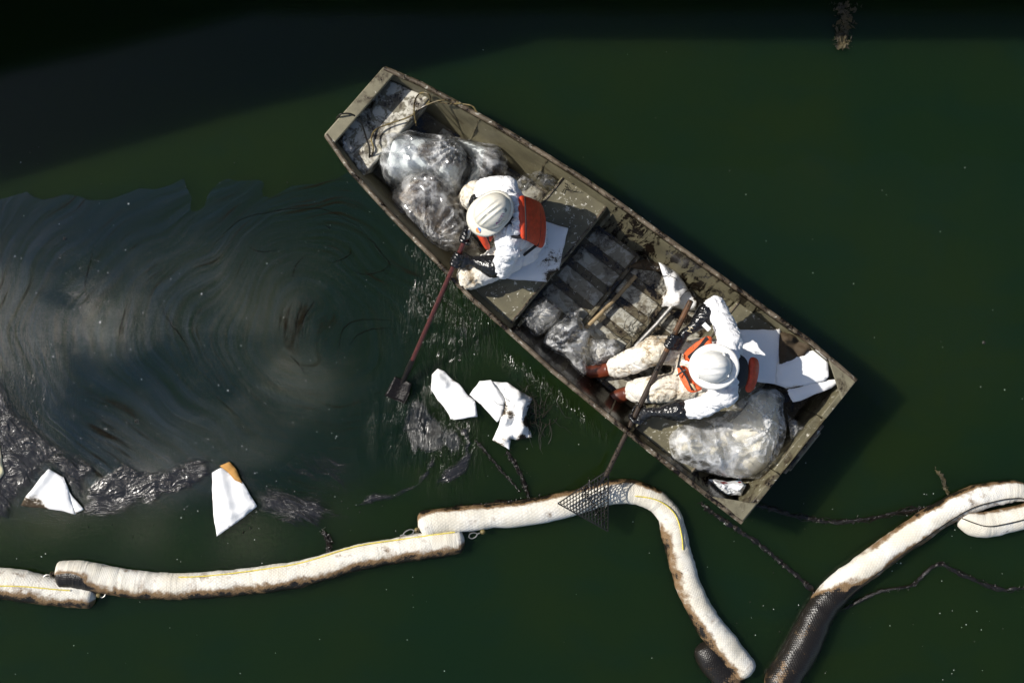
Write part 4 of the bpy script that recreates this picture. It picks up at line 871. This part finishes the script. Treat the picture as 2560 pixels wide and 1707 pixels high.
panel('reflective_tape', [Z2([(1190,515,.905),(1200,620,.910),(1208,715,.900)]), Z2([(1226,520,.868),(1238,620,.872),(1246,722,.862)])], .003, M['strip'], vest, 1)
panel('chest_panel', [Z2([(505,745,.78),(560,810,.76),(610,900,.74),(690,1020,.69)]), Z2([(600,760,.82),(640,830,.80),(680,910,.77),(718,1000,.72)])], .045, M['vest'], vest)
panel('chest_panel', [Z2([(690,790,.86),(700,860,.84),(715,900,.81)]), Z2([(742,815,.87),(748,850,.86),(738,885,.83)])], .035, M['vest'], vest)
panel('dark_lining', [Z2([(620,775,.84),(660,840,.82),(700,900,.79)]), Z2([(655,770,.85),(690,840,.83),(718,890,.80)])], .014, M['black'], vest)
for zz_ in ([(1138,350,.935),(1142,450,.985),(1150,610,.995),(1152,760,.975),(1152,880,.93)], [(1275,425,.745),(1312,500,.765),(1330,640,.77),(1325,810,.745),(1296,960,.70)]):
    sm = MB(); sm.tube(spline(Z2(zz_), 24), .0042, 5); sm.build('vest_seam', M['black'], vest)
bk = MB(); bk.bar(P(668,805,.90,'z2'), P(725,780,.90,'z2'), .022, .02); bevel(bk.build('yellow_buckle', M['yellow'], vest), .004)
bk = MB(); bk.bar(P(725,785,.885,'z2'), P(850,735,.90,'z2'), .022, .012); bk.build('chin_strap', m_simple('olive_strap', (.16,.14,.02), .5), w1)
st = MB(); st.tube(spline(Z2([(1270,955,.70),(1200,1010,.66),(1130,1065,.60)]), 8), .010, 5); st.build('vest_strap', M['black'], vest); st = MB(); st.tube(spline(Z2([(860,800,.89),(980,830,.905),(1090,845,.90)]), 8), .014, 6); st.build('vest_strap', M['black'], vest); st = MB(); st.tube(spline(Z2([(930,345,.90),(1000,360,.91),(1060,380,.91)]), 8), .010, 6); st.build('vest_strap', M['black'], vest)

# person at the stern
w2 = thing('person', 'seated worker in soiled white coverall with full brim hat holding the net rake', 'person', P(1795, 920, BZ))
sk2 = dict(head=(1792,918,.955), neck=(1806,918,.86), shR=(1830,855,.83), shL=(1818,985,.83), elR=(1789,765,.66), elL=(1745,1022,.64), wrR=(1731,822,.665), wrL=(1650,1030,.56),
           pelvis=(1796,922,.44), hipR=(1782,885,.44), hipL=(1780,958,.44), knR=(1640,875,.50), knL=(1650,972,.47), anR=(1535,922,.15), anL=(1582,978,.14))
J, _ = head_and_body(w2, sk2, (-1, -.04), .3)
coverall(w2, J, 1.02, M['suit2'], lambda J: [(J['knR'], J['anR'], .16, .42), (J['knR'], J['hipR'], .16, .66), (J['knL'], J['anL'], .15, .40), (J['knL'], J['hipL'], .16, .62), (J['elL'], J['wrL'], .12, .15)], 55, True)
pr_ = (RK1-RK0).normalized(); tR = .25; tL = .635
def at_grip(x, y): 
    best = min(((on(RK0, RK1, t/200) - P(x, y, (on(RK0, RK1, t/200)).z)).length, t/200) for t in range(201)); return on(RK0, RK1, best[1])
gR = at_grip(1678, 850); gL = at_grip(1592, 1028)
glove('glove', gR, pr_, J['wrR'], J['elR'], .017, w2); g2 = glove('glove', gL, pr_, J['wrL'], J['elL'], .017, w2, flip=-1)
boot(w2, J['anR'], J['anR']+Vector((-.3,-.04,0)), J['knR']); boot(w2, J['anL'], J['anL']+Vector((-.3,-.12,0)), J['knL'])
HM2 = frame_mat(P(1784,917,1.015), (-1, -.06), .30)
h2 = hard_hat(HM2, True, w2, M['hat2'])
Z4 = lambda pts: [P(a, b_, z, 'z4') for a, b_, z in pts]
for a_ in (2.55, -2.3, .55, -.6):
    lg = MB(); q_ = HM2@(hat_h(a_, .10, True)*1.035); r_ = HM2@(hat_h(a_, .34, True)*1.03); lg.bar(q_, r_, .018, .010); lg.build('hat_lug', M['hat2'], h2)
vest2 = panel('life_vest', [Z4([(1270,470,.84),(1230,500,.86),(1270,560,.88)]), Z4([(1190,480,.79),(1180,540,.81),(1200,600,.84)]), Z4([(1070,560,.72),(1080,620,.75),(1100,680,.78)]), Z4([(960,650,.66),(990,720,.68),(1040,750,.70)])], .05, M['vest_dirty'], w2)
panel('chest_panel', [Z4([(905,765,.64),(960,750,.66),(1010,760,.69)]), Z4([(930,860,.65),(990,860,.68),(1050,880,.71)]), Z4([(980,960,.68),(1050,960,.71),(1110,950,.75)]), Z4([(1040,1040,.71),(1110,1020,.75),(1175,990,.79)])], .05, M['vest_dirty'], vest2)
panel('vest_back', [Z4([(1440,600,.87),(1420,800,.88),(1300,1000,.86)]), Z4([(1530,640,.87),(1540,800,.88),(1500,990,.85)]), Z4([(1600,690,.84),(1620,830,.85),(1580,1000,.82)])], .05, M['black'], vest2)
panel('back_panel', [Z4([(1620,660,.84),(1630,830,.85),(1570,1040,.80)]), Z4([(1675,670,.78),(1680,830,.78),(1620,1030,.74)]), Z4([(1690,690,.60),(1690,830,.60),(1640,1010,.58)])], .05, M['vest'], vest2)
st = MB(); st.bar(P(950,640,.735,'z4'), P(920,780,.715,'z4'), .012, .012); st.build('vest_strap', M['black'], vest2); st = MB(); st.tube(spline(Z4([(905,860,.73),(960,820,.73),(1000,800,.74)]), 8), .006, 5); st.build('vest_strap', M['black'], vest2); st = MB(); st.tube(spline(Z4([(1210,490,.86),(1130,590,.82),(1030,680,.76)]), 8), .014, 6); st.build('vest_strap', M['black'], vest2); st = MB(); st.tube(spline(Z4([(930,760,.72),(1010,880,.745),(1060,1000,.765)]), 8), .007, 6); st.build('vest_strap', M['black'], vest2)
st = MB(); st.bar(P(960,715,.74,'z4'), P(1040,735,.77,'z4'), .010, .008); st.build('buckle', M['steel'], vest2)
panel('tape_patch', [Z4([(1040,935,.765),(1085,1005,.775)]), Z4([(1062,932,.77),(1105,1000,.78)])], .003, M['tan_print'], vest2, 0)
bm_ = MB(); bm_.bar(P(1170,350,.835,'z4'), P(1230,410,.835,'z4'), .03, .006); bm_.build('wrist_tag', M['pad_clean'].copy(), w2)
cu = bpy.data.curves.new('t', 'FONT'); cu.body = 'M'; cu.size = .045; to = bpy.data.objects.new('t', cu); COL.objects.link(to); to.matrix_world = Matrix.Translation(P(1055,440,.875,'z4'))@Matrix.Rotation(1.3,4,'Z')
bpy.context.view_layer.update(); me = bpy.data.meshes.new_from_object(to.evaluated_get(bpy.context.evaluated_depsgraph_get())); me.transform(to.matrix_world); bpy.data.objects.remove(to)
put('glove_mark', me, M['tan_print'], w2)

# ------------------------------------------------------------------ shovel and net rake
sv = thing('square_shovel', 'square blade shovel with dark red handle dipped in the water', 'shovel', SH1)
m_ = MB(); pp = [on(SH0, SH1, t) for t in np.linspace(.02, .93, 12)]; m_.tube(pp, [.0165]*3+[.0155]*9, 10); m_.build('handle', M['red_wood'], sv)
m_ = MB(); m_.tube([on(SH0, SH1, t) for t in (-.03,-.01,.02,.04)], [.004,.013,.0175,.0175], 10); m_.build('end_cap', M['steel'], sv)
m_ = MB(); m_.tube([on(SH0, SH1, t) for t in (.86,.92,.99,1.05)], [.019,.021,.018,.012], 10); m_.build('socket', M['oily_steel'], sv)
bl = [[P(243,843,.070,'z6'),P(300,862,.055,'z6'),P(362,892,.070,'z6')],[P(215,900,.050,'z6'),P(282,932,.034,'z6'),P(345,955,.050,'z6')],[P(175,975,.032,'z6'),P(243,1003,.022,'z6'),P(310,1030,.032,'z6')]]
o = panel('blade', bl, .005, M['oily_steel'], sv, 2)
o.modifiers['round'].subdivision_type = 'SIMPLE'
m_ = MB(); m_.tube([bl[1][0], bl[2][0], bl[2][1], bl[2][2], bl[1][2]], .004, 5); m_.build('blade_rim', M['oily_steel'], sv)

rk = thing('net_rake', 'long wooden handled rake with a black triangular net', 'rake', RK1)
m_ = MB(); m_.tube([on(RK0, RK1, t) for t in np.linspace(.0, .28, 5)], .0185, 10); m_.build('handle_end', M['wood'], rk)
m_ = MB(); m_.tube([on(RK0, RK1, t) for t in np.linspace(.281, 1.02, 12)], [.0185]*7+[.017]*5, 10); m_.build('handle', M['dark_wood'], rk)
NA, NB_, NC = P(1020,355,.27,'w7'), P(110,955,.205,'w7'), P(1045,1475,.16,'w7'); ND = P(1052,370,.27,'w7')
m_ = MB(); m_.tube([NA, NB_], .0045, 6); m_.tube([NB_, NC], .0045, 6); m_.tube([NC, ND], .0045, 6); m_.tube([NA, (NA+NB_+NC)/3*.35+NA*.65], .012, 6); m_.build('net_frame', M['net'], rk)
m_ = MB(); NR = 16
def sag(p, k): w = k; return p + Vector((0,0,-.018*w))
for i in range(1, NR):     # strands from AB edge parallel to CA, and from BC
    t = i/NR; p = NB_.lerp(NA, t); q = NB_.lerp(NC, t); mid = (p+q)/2; m_.tube([p, sag(mid, .9), q], .0036, 4)
for i in range(1, NR):
    t = i/NR; p = NC.lerp(ND, t); q = NC.lerp(NB_, t); mid = (p+q)/2; m_.tube([p, sag(mid, .8), q], .0032, 4)
m_.build('net_mesh', M['net'], rk)
m_ = MB(); rng = random.Random(4)
for _ in range(26):
    t, u = rng.random(), rng.random(); u = u if t+u < 1 else 1-t; p = NA + (NB_-NA)*t*.5 + (NC-NA)*u; m_.tube([p+Vector((rng.gauss(0,.012), rng.gauss(0,.012), rng.uniform(0,.008))) for _ in range(4)], .004, 4)
m_.build('oil_clots', M['weed'], rk)

# ------------------------------------------------------------------ booms
def m_boom():
    b = NB('boom_netting'); uv = b.tc.outputs['UV']; o = b.tc.outputs['Object']
    ck = b.n.new('ShaderNodeTexWave'); ck.wave_type = 'BANDS'; ck.bands_direction = 'DIAGONAL'; b.l.new(b.map(uv, (1,1,1)), ck.inputs[0]); ck.inputs['Scale'].default_value = 17; ck.inputs['Distortion'].default_value = .4
    ck2 = b.n.new('ShaderNodeTexWave'); ck2.wave_type = 'BANDS'; ck2.bands_direction = 'DIAGONAL'; b.l.new(b.map(uv, (1,-1,1)), ck2.inputs[0]); ck2.inputs['Scale'].default_value = 17; ck2.inputs['Distortion'].default_value = .4
    wv2 = b.math('MULTIPLY', ck.outputs['Fac'], ck2.outputs['Fac']); st = b.attr('stain'); n = b.noise(o, 16, 7, 0.72, 0.4); n2 = b.noise(o, 4, 4, .6); n3 = b.noise(o, 60, 5, .7)
    fold = b.noise(b.map(uv, (5, .7, 1)), 3, 4, .6, .5)
    base = b.mix(b.ramp(n2, .35, .7), (0.60,0.56,0.47), (0.74,0.73,0.69)); base = b.mix(b.math('MULTIPLY', b.ramp(wv2, .0, .35, 1, 0), .16), base, (.28,.23,.15))
    s = b.math('MULTIPLY_ADD', b.math('SUBTRACT', n, .5), 1.1, b.math('MULTIPLY_ADD', b.math('SUBTRACT', n2, .5), 1.5, st))
    c = b.mix(b.ramp(s, .16, .62), base, (.17,.105,.05)); c = b.mix(b.ramp(b.math('MULTIPLY_ADD', wv2, -.12, s), .66, .90), c, (.010,.008,.006))
    sp = b.ramp(b.math('MULTIPLY_ADD', n3, .6, n), .98, 1.06); c = b.mix(sp, c, (.02,.014,.008))
    rg = b.ramp(s, .6, .9, .78, .33)
    b.princ(c, rg, 0, b.bump(b.math('ADD', b.math('MULTIPLY', wv2, .16), b.math('MULTIPLY', fold, 1.0)), .55, .014), .4); return b.m
M['boom'] = m_boom()
def boom(label, pts, m, rad, stain, group='white absorbent booms strung across the water', cap=(True, True), seed=0, z=.035, line=None, n=None):
    path = [P(a, b_, z, m) for a, b_ in pts]; L = sum((q-p).length for p, q in zip(path[:-1], path[1:])); n = n or int(L/.02); sp = spline(path, n)
    root = thing('oil_boom', label, 'boom', sp[n//2].copy(), group); NS_ = 40; v = []; uv = []; sv_ = []; s = 0
    rf = lambda t: float(np.interp(t, np.linspace(0, 1, len(rad)), rad))
    ks = []; 
    for i in range(n): ks.append((i, 1.0))
    rings = []
    for i in range(n):
        r = rf(i/(n-1)); 
        e0_ = i*L/(n-1); e1_ = L-e0_
        if cap[0] and e0_ < r: r *= math.sqrt(max(.02, 1-(1-e0_/r)**2))
        if cap[1] and e1_ < r: r *= math.sqrt(max(.02, 1-(1-e1_/r)**2))
        rings.append(r)
    for i in range(n):
        t = (sp[min(i+1,n-1)]-sp[max(i-1,0)]); t.z = 0; t.normalize(); side = Vector((-t.y, t.x, 0)); s = i*L/(n-1)
        for k in range(NS_+1):
            an = 2*PI*k/NS_; v.append(sp[i] + side*math.cos(an)*rings[i] + Vector((0,0,1))*math.sin(an)*rings[i]*.86); uv.append((s/.6, an/(2*PI)*rf(.5)*2*PI/.6))
            sv_.append(stain(i/(n-1), math.cos(an), math.sin(an)))
    va = np.array([tuple(p) for p in v]); cen = np.repeat(np.array([tuple(p) for p in sp]), NS_+1, 0); dn = va-cen; ln = np.maximum(np.sqrt((dn**2).sum(1)), 1e-6)[:,None]; dn = dn/ln
    uva = np.array(uv); wr_ = (fbm(va*6, seed, 3)-.5)*.026 + (fbm(va*18, seed+2, 3)-.5)*.008 + (fbm(np.column_stack([uva[:,0]*20, np.sin(uva[:,1]*3)*1.2, np.cos(uva[:,1]*3)*1.2]), seed+5, 3)-.5)*.009
    va = va + dn*np.minimum(wr_, ln[:,0])[:,None]
    for i in range(n): va[i*(NS_+1)+NS_] = va[i*(NS_+1)]
    W = NS_+1; f = [(i*W+k, (i+1)*W+k, (i+1)*W+k+1, i*W+k+1) for i in range(n-1) for k in range(NS_)]
    f = [q[::-1] for q in f]
    mesh('boom_sleeve', va, f, M['boom'], root, True, {'stain': sv_}, uv)
    if line:
        fr, to_, offs, mat, wob = line; lp = []
        for i in range(int(n*fr), int(n*to_)):
            t = (sp[min(i+1,n-1)]-sp[max(i-1,0)]); t.z = 0; t.normalize(); side = Vector((-t.y, t.x, 0)); a = offs + wob*math.sin(i*.09+seed); r = rings[i]+.008
            lp.append(sp[i] + side*math.cos(a)*r + Vector((0,0,1))*math.sin(a)*r*.86)
        l_ = MB(); l_.tube(lp, .0040, 6); l_.build('boom_line', mat, root)
    return root, sp
def sst(lo, hi, x): x = max(0, min(1, (x-lo)/(hi-lo))); return x*x*(3-2*x)
# cos>0 is the left-hand side of the travel direction
boom('short boom end cut off by the lower left edge, beside the blackened end', [(-260,1190),(-60,1195),(60,1200),(200,1222),(380,1255),(540,1275),(628,1290)], 'w2', [.112,.112,.108,.10,.088,.08], lambda t, c, s: .15 + .70*sst(-.15, .85, -c) + .25*sst(.8,1,t)*0, seed=1, line=(.25,.78,1.35,M['yellow_line'],.25))
boom('longest curved boom with one oil blackened end at lower left', [(365,1150),(480,1140),(600,1160),(780,1190),(1000,1212),(1300,1212),(1700,1172),(2000,1128),(2352,1025),(2660,974),(2890,935),(3035,915)], 'w2', [.095,.100,.096,.090,.090,.089,.089,.088], lambda t, c, s: .15 + .72*sst(-.2, .85, -c) + 1.5*sst(.24, .05, t)*sst(.62,-.15,c), seed=2, line=(.42,.97,.62,M['yellow_line'],.10))
boom('hook shaped boom running under the net rake and curving down', [(345,515),(450,480),(700,455),(1000,420),(1250,372),(1400,325),(1500,305),(1600,305),(1690,330),(1760,375),(1820,450),(1850,560),(1870,660),(1905,770),(1960,920),(2030,1060),(2120,1180),(2220,1300),(2290,1385)], 'w3', [.088,.088,.088,.088,.083,.080,.084,.084,.088,.094,.09], lambda t, c, s: .10 + (.78*sst(.50, .92, c) if t < .48 else .0) + .70*sst(-.15, .85, -c)*sst(.50,.64,t), seed=3, line=(.40,.66,1.45,M['yellow_line'],.35))
boom('oil blackened boom end poking out under the hook shaped boom', [(2010,1185),(2040,1240),(2080,1300),(2150,1380),(2230,1470)], 'w3', [.085,.10,.105,.105], lambda t, c, s: 1.0, seed=4, z=.0)
boom('right hand boom, half white and half black with oil', [(2420,330),(2240,255),(2130,245),(2000,268),(1800,330),(1500,512),(1250,690),(1000,880),(860,1030),(765,1190),(700,1330),(600,1500),(500,1640)], 'w4', [.03,.065,.085,.088,.09,.095,.095,.10,.112,.12,.122,.122], lambda t, c, s: .05 + .80*sst(.72,1.0,-c)*sst(.62,.1,t)*0 + .75*sst(.66,.98,-c)*sst(.60,.45,t) + .72*sst(.05,.75,c)*sst(.22,.45,t) + 1.0*sst(.50,.66,t)*sst(-1.0+.3,.1, c+1.2*sst(.56,.72,t)), seed=5, line=(.08,.62,1.05,M['twig'],.12))
boom('short clean white boom end at the right edge', [(1785,425),(1850,447),(1950,468),(2050,455),(2240,412),(2420,360)], 'w4', [.05,.085,.092,.088,.085], lambda t, c, s: .0 + .7*sst(.6,1,c), seed=6, line=(.05,.98,1.5,M['twig'],.15))
# clips joining booms
def clip(label, pts, m, knob):
    root = thing('boom_clip', label, 'clip', P(pts[0][0], pts[0][1], .05, m), 'clips joining the booms'); c = [P(a, b_, .06, m) for a, b_ in pts]
    a, b_ = c[0], c[-1]; d = (b_-a).normalized(); s = Vector((-d.y, d.x, 0)); l = (b_-a).length; m_ = MB()
    m_.tube(spline([a, a+d*l*.2+s*.018, a+d*l*.55+s*.016, a+d*l*.75, a+d*l*.55-s*.014, a+d*l*.2-s*.016, a], 28), .0042, 6); m_.tube([a+d*l*.7, b_], .005, 6); m_.build('shackle', M['steel'], root)
    k = MB(); kp = P(knob[0], knob[1], .06, m); k.tube([kp-d*.018, kp-d*.012, kp, kp+d*.012, kp+d*.018], [.006,.015,.019,.015,.006], 10); k.build('knob', M['rope'], root)
clip('shackle at the left end of the hook shaped boom', [(318,530),(235,562)], 'w3', (335,528))
clip('shackle at the right tip of the longest boom', [(640,570),(705,545)], 'w3', (722,538))
clip('shackle at the blackened end of the longest boom', [(325,1140),(245,1205)], 'w2', (340,1135))
clip('shackle at the tip of the cut off boom', [(650,1280),(700,1252)], 'w2', (645,1272))

# ------------------------------------------------------------------ oily weed strands, floating weed
def weed(label, pts, m, w, seed, n=46, mat='weed', name='weed_strand', core=.008):
    rng = random.Random(seed); path = [P(a, b_, .012, m) for a, b_ in pts]; sp = spline(path, 60); m_ = MB()
    m_.tube([p+Vector((rng.gauss(0,.003), rng.gauss(0,.003), rng.uniform(-.002,.004))) for p in sp], [core*rng.uniform(.4,2.0)*(1 if i > 6 else .4+.1*i) for i, p in enumerate(sp)], 6)
    for _ in range(n):
        i = rng.randrange(0, 50); l = rng.randrange(5, 10); off = Vector((rng.gauss(0,w), rng.gauss(0,w), 0)); p = [sp[min(59, i+k)] + off*math.sin(PI*(k+.5)/l)*rng.uniform(.5,1.3) + Vector((0,0,rng.uniform(-.003,.008))) for k in range(l)]
        m_.tube(p, .003, 4)
    for _ in range(n*2):
        i = rng.randrange(60); a = rng.uniform(0, 2*PI); p = sp[i] + Vector((rng.gauss(0,w*.6), rng.gauss(0,w*.6), .004)); q = [p]
        for k in range(3): a += rng.gauss(0,.9); p = p + Vector((math.cos(a), math.sin(a), 0))*rng.uniform(.003,.009); q.append(p)
        m_.tube(q, [.0035,.003,.0025,.0012], 4)
    return tag(m_.build(name, M[mat]), label, 'weed', 'oily weed strands floating on the water')
weed('black weed strand running from the stern corner to the right boom', [(385,335),(500,365),(620,400),(760,430),(900,455),(1100,440),(1300,405),(1450,375),(1590,350)], 'w4', .014, 1, 70)
weed('black weed strand running diagonally below the stern to the lower boom', [(0,320),(60,370),(130,420),(250,500),(400,600),(520,700),(640,800),(740,890),(825,975)], 'w4', .009, 2, 50, core=.013)
weed('black weed strand snaking to the right edge of the picture', [(985,1055),(1080,1010),(1200,950),(1330,915),(1470,890),(1560,800),(1660,745),(1760,790),(1880,850),(2020,905),(2130,920),(2300,900)], 'w4', .012, 3, 60)
weed('frayed black weed trailing from the crumpled pad to the boom', [(860,60),(900,120),(940,190),(970,260),(990,330)], 'w3', .012, 4, 40)
weed('thin black weed trailing under the first floating pad', [(680,0),(740,70),(800,140),(870,220),(940,300)], 'w3', .008, 5, 30, core=.005)
weed('short brown rooted weed sprig above the right boom', [(1625,90),(1680,150),(1690,210),(1715,265)], 'w4', .008, 6, 24, 'weed_brown', core=.005)
weed('clotted oily weed hanging over the longest boom', [(2110,860),(2140,900),(2150,940),(2140,985)], 'w2', .014, 7, 50, core=.009)
weed('oily fringe clinging to the top edge of the hook shaped boom', [(380,440),(520,405),(700,385),(900,362),(1050,345),(1220,320)], 'w3', .010, 8, 70, core=.006)
# submerged weed clump at top right
rng = random.Random(9); m_ = MB()
for _ in range(420):
    t = rng.random()**.8; p = P(1195+rng.gauss(0,16+14*(1-t))+ (10 if t < .5 else -8)*1.0, 10+230*t, .006+abs(rng.gauss(0,.012)), 'w6'); a = rng.uniform(0,2*PI); l = .008+.05*rng.random()**2.5; w = l*rng.uniform(.15,.7)
    d = Vector((math.cos(a), math.sin(a), rng.uniform(-.3,.3))); s = Vector((-d.y, d.x, rng.uniform(-.4,.4)))*w*.5
    m_.add([p-d*l*.5, p+s, p+d*l*.5+Vector((0,0,.004)), p-s], [(0,1,2,3)])
tag(m_.build('water_weed', M['weed_brown'], None, True), 'ragged brown water weed clump floating near the top right', 'weed', None, 'stuff')
# white flecks painted in for sparkle, dark ones for debris: too many to count
rng = random.Random(12); boatpoly = np.array([tuple(p.xy) for p in (Lp + Rp[::-1])])
def flecks(name, label, n, mat, dens, rmin, rmax):
    pts = []
    while len(pts) < n:
        x, y = rng.uniform(-20, 2580), rng.uniform(60, 1700)
        if rng.random() < dens(x, y): pts.append(P(x, y, 0))
    a = np.array([tuple(p.xy) for p in pts]); d, ins = poly_dist(a, boatpoly); m_ = MB()
    for p, i in zip(a, ins):
        if i: continue
        r = rng.uniform(rmin, rmax)*(2.2 if rng.random() < .06 else 1); t = rng.uniform(0, PI); e = rng.uniform(.5, 1.2)
        h = float(wave([p[0]], [p[1]])[0]) + .006
        c, s = math.cos(t)*r, math.sin(t)*r
        m_.add([(p[0]+c,p[1]+s,h),(p[0]-s*e,p[1]+c*e,h),(p[0]-c,p[1]-s,h),(p[0]+s*e,p[1]-c*e,h),(p[0],p[1],h+r*.7)], [(0,1,4),(1,2,4),(2,3,4),(3,0,4)])
    return tag(m_.build(name, mat, None, False), label, 'debris', None, 'stuff')
dl_ = lambda x, y: (.9 if (x < 900 and 1000 < y < 1330) else .45 if x < 1000 and 560 < y < 1400 else .5 if 1200 < x < 1560 and 940 < y < 1250 else .4 if x > 1750 and y > 1200 else .10 if y > 380 else .03)
flecks('sparkle_flecks', 'tiny white flecks painted as sparkle on the water', 270, m_simple('sparkle_white', (.7,.7,.68), .4), dl_, .0020, .0042)  # white flecks stand in for sun sparkle on the water
flecks('dark_flecks', 'tiny dark scraps of debris scattered on the water', 170, M['twig'], dl_, .003, .008)
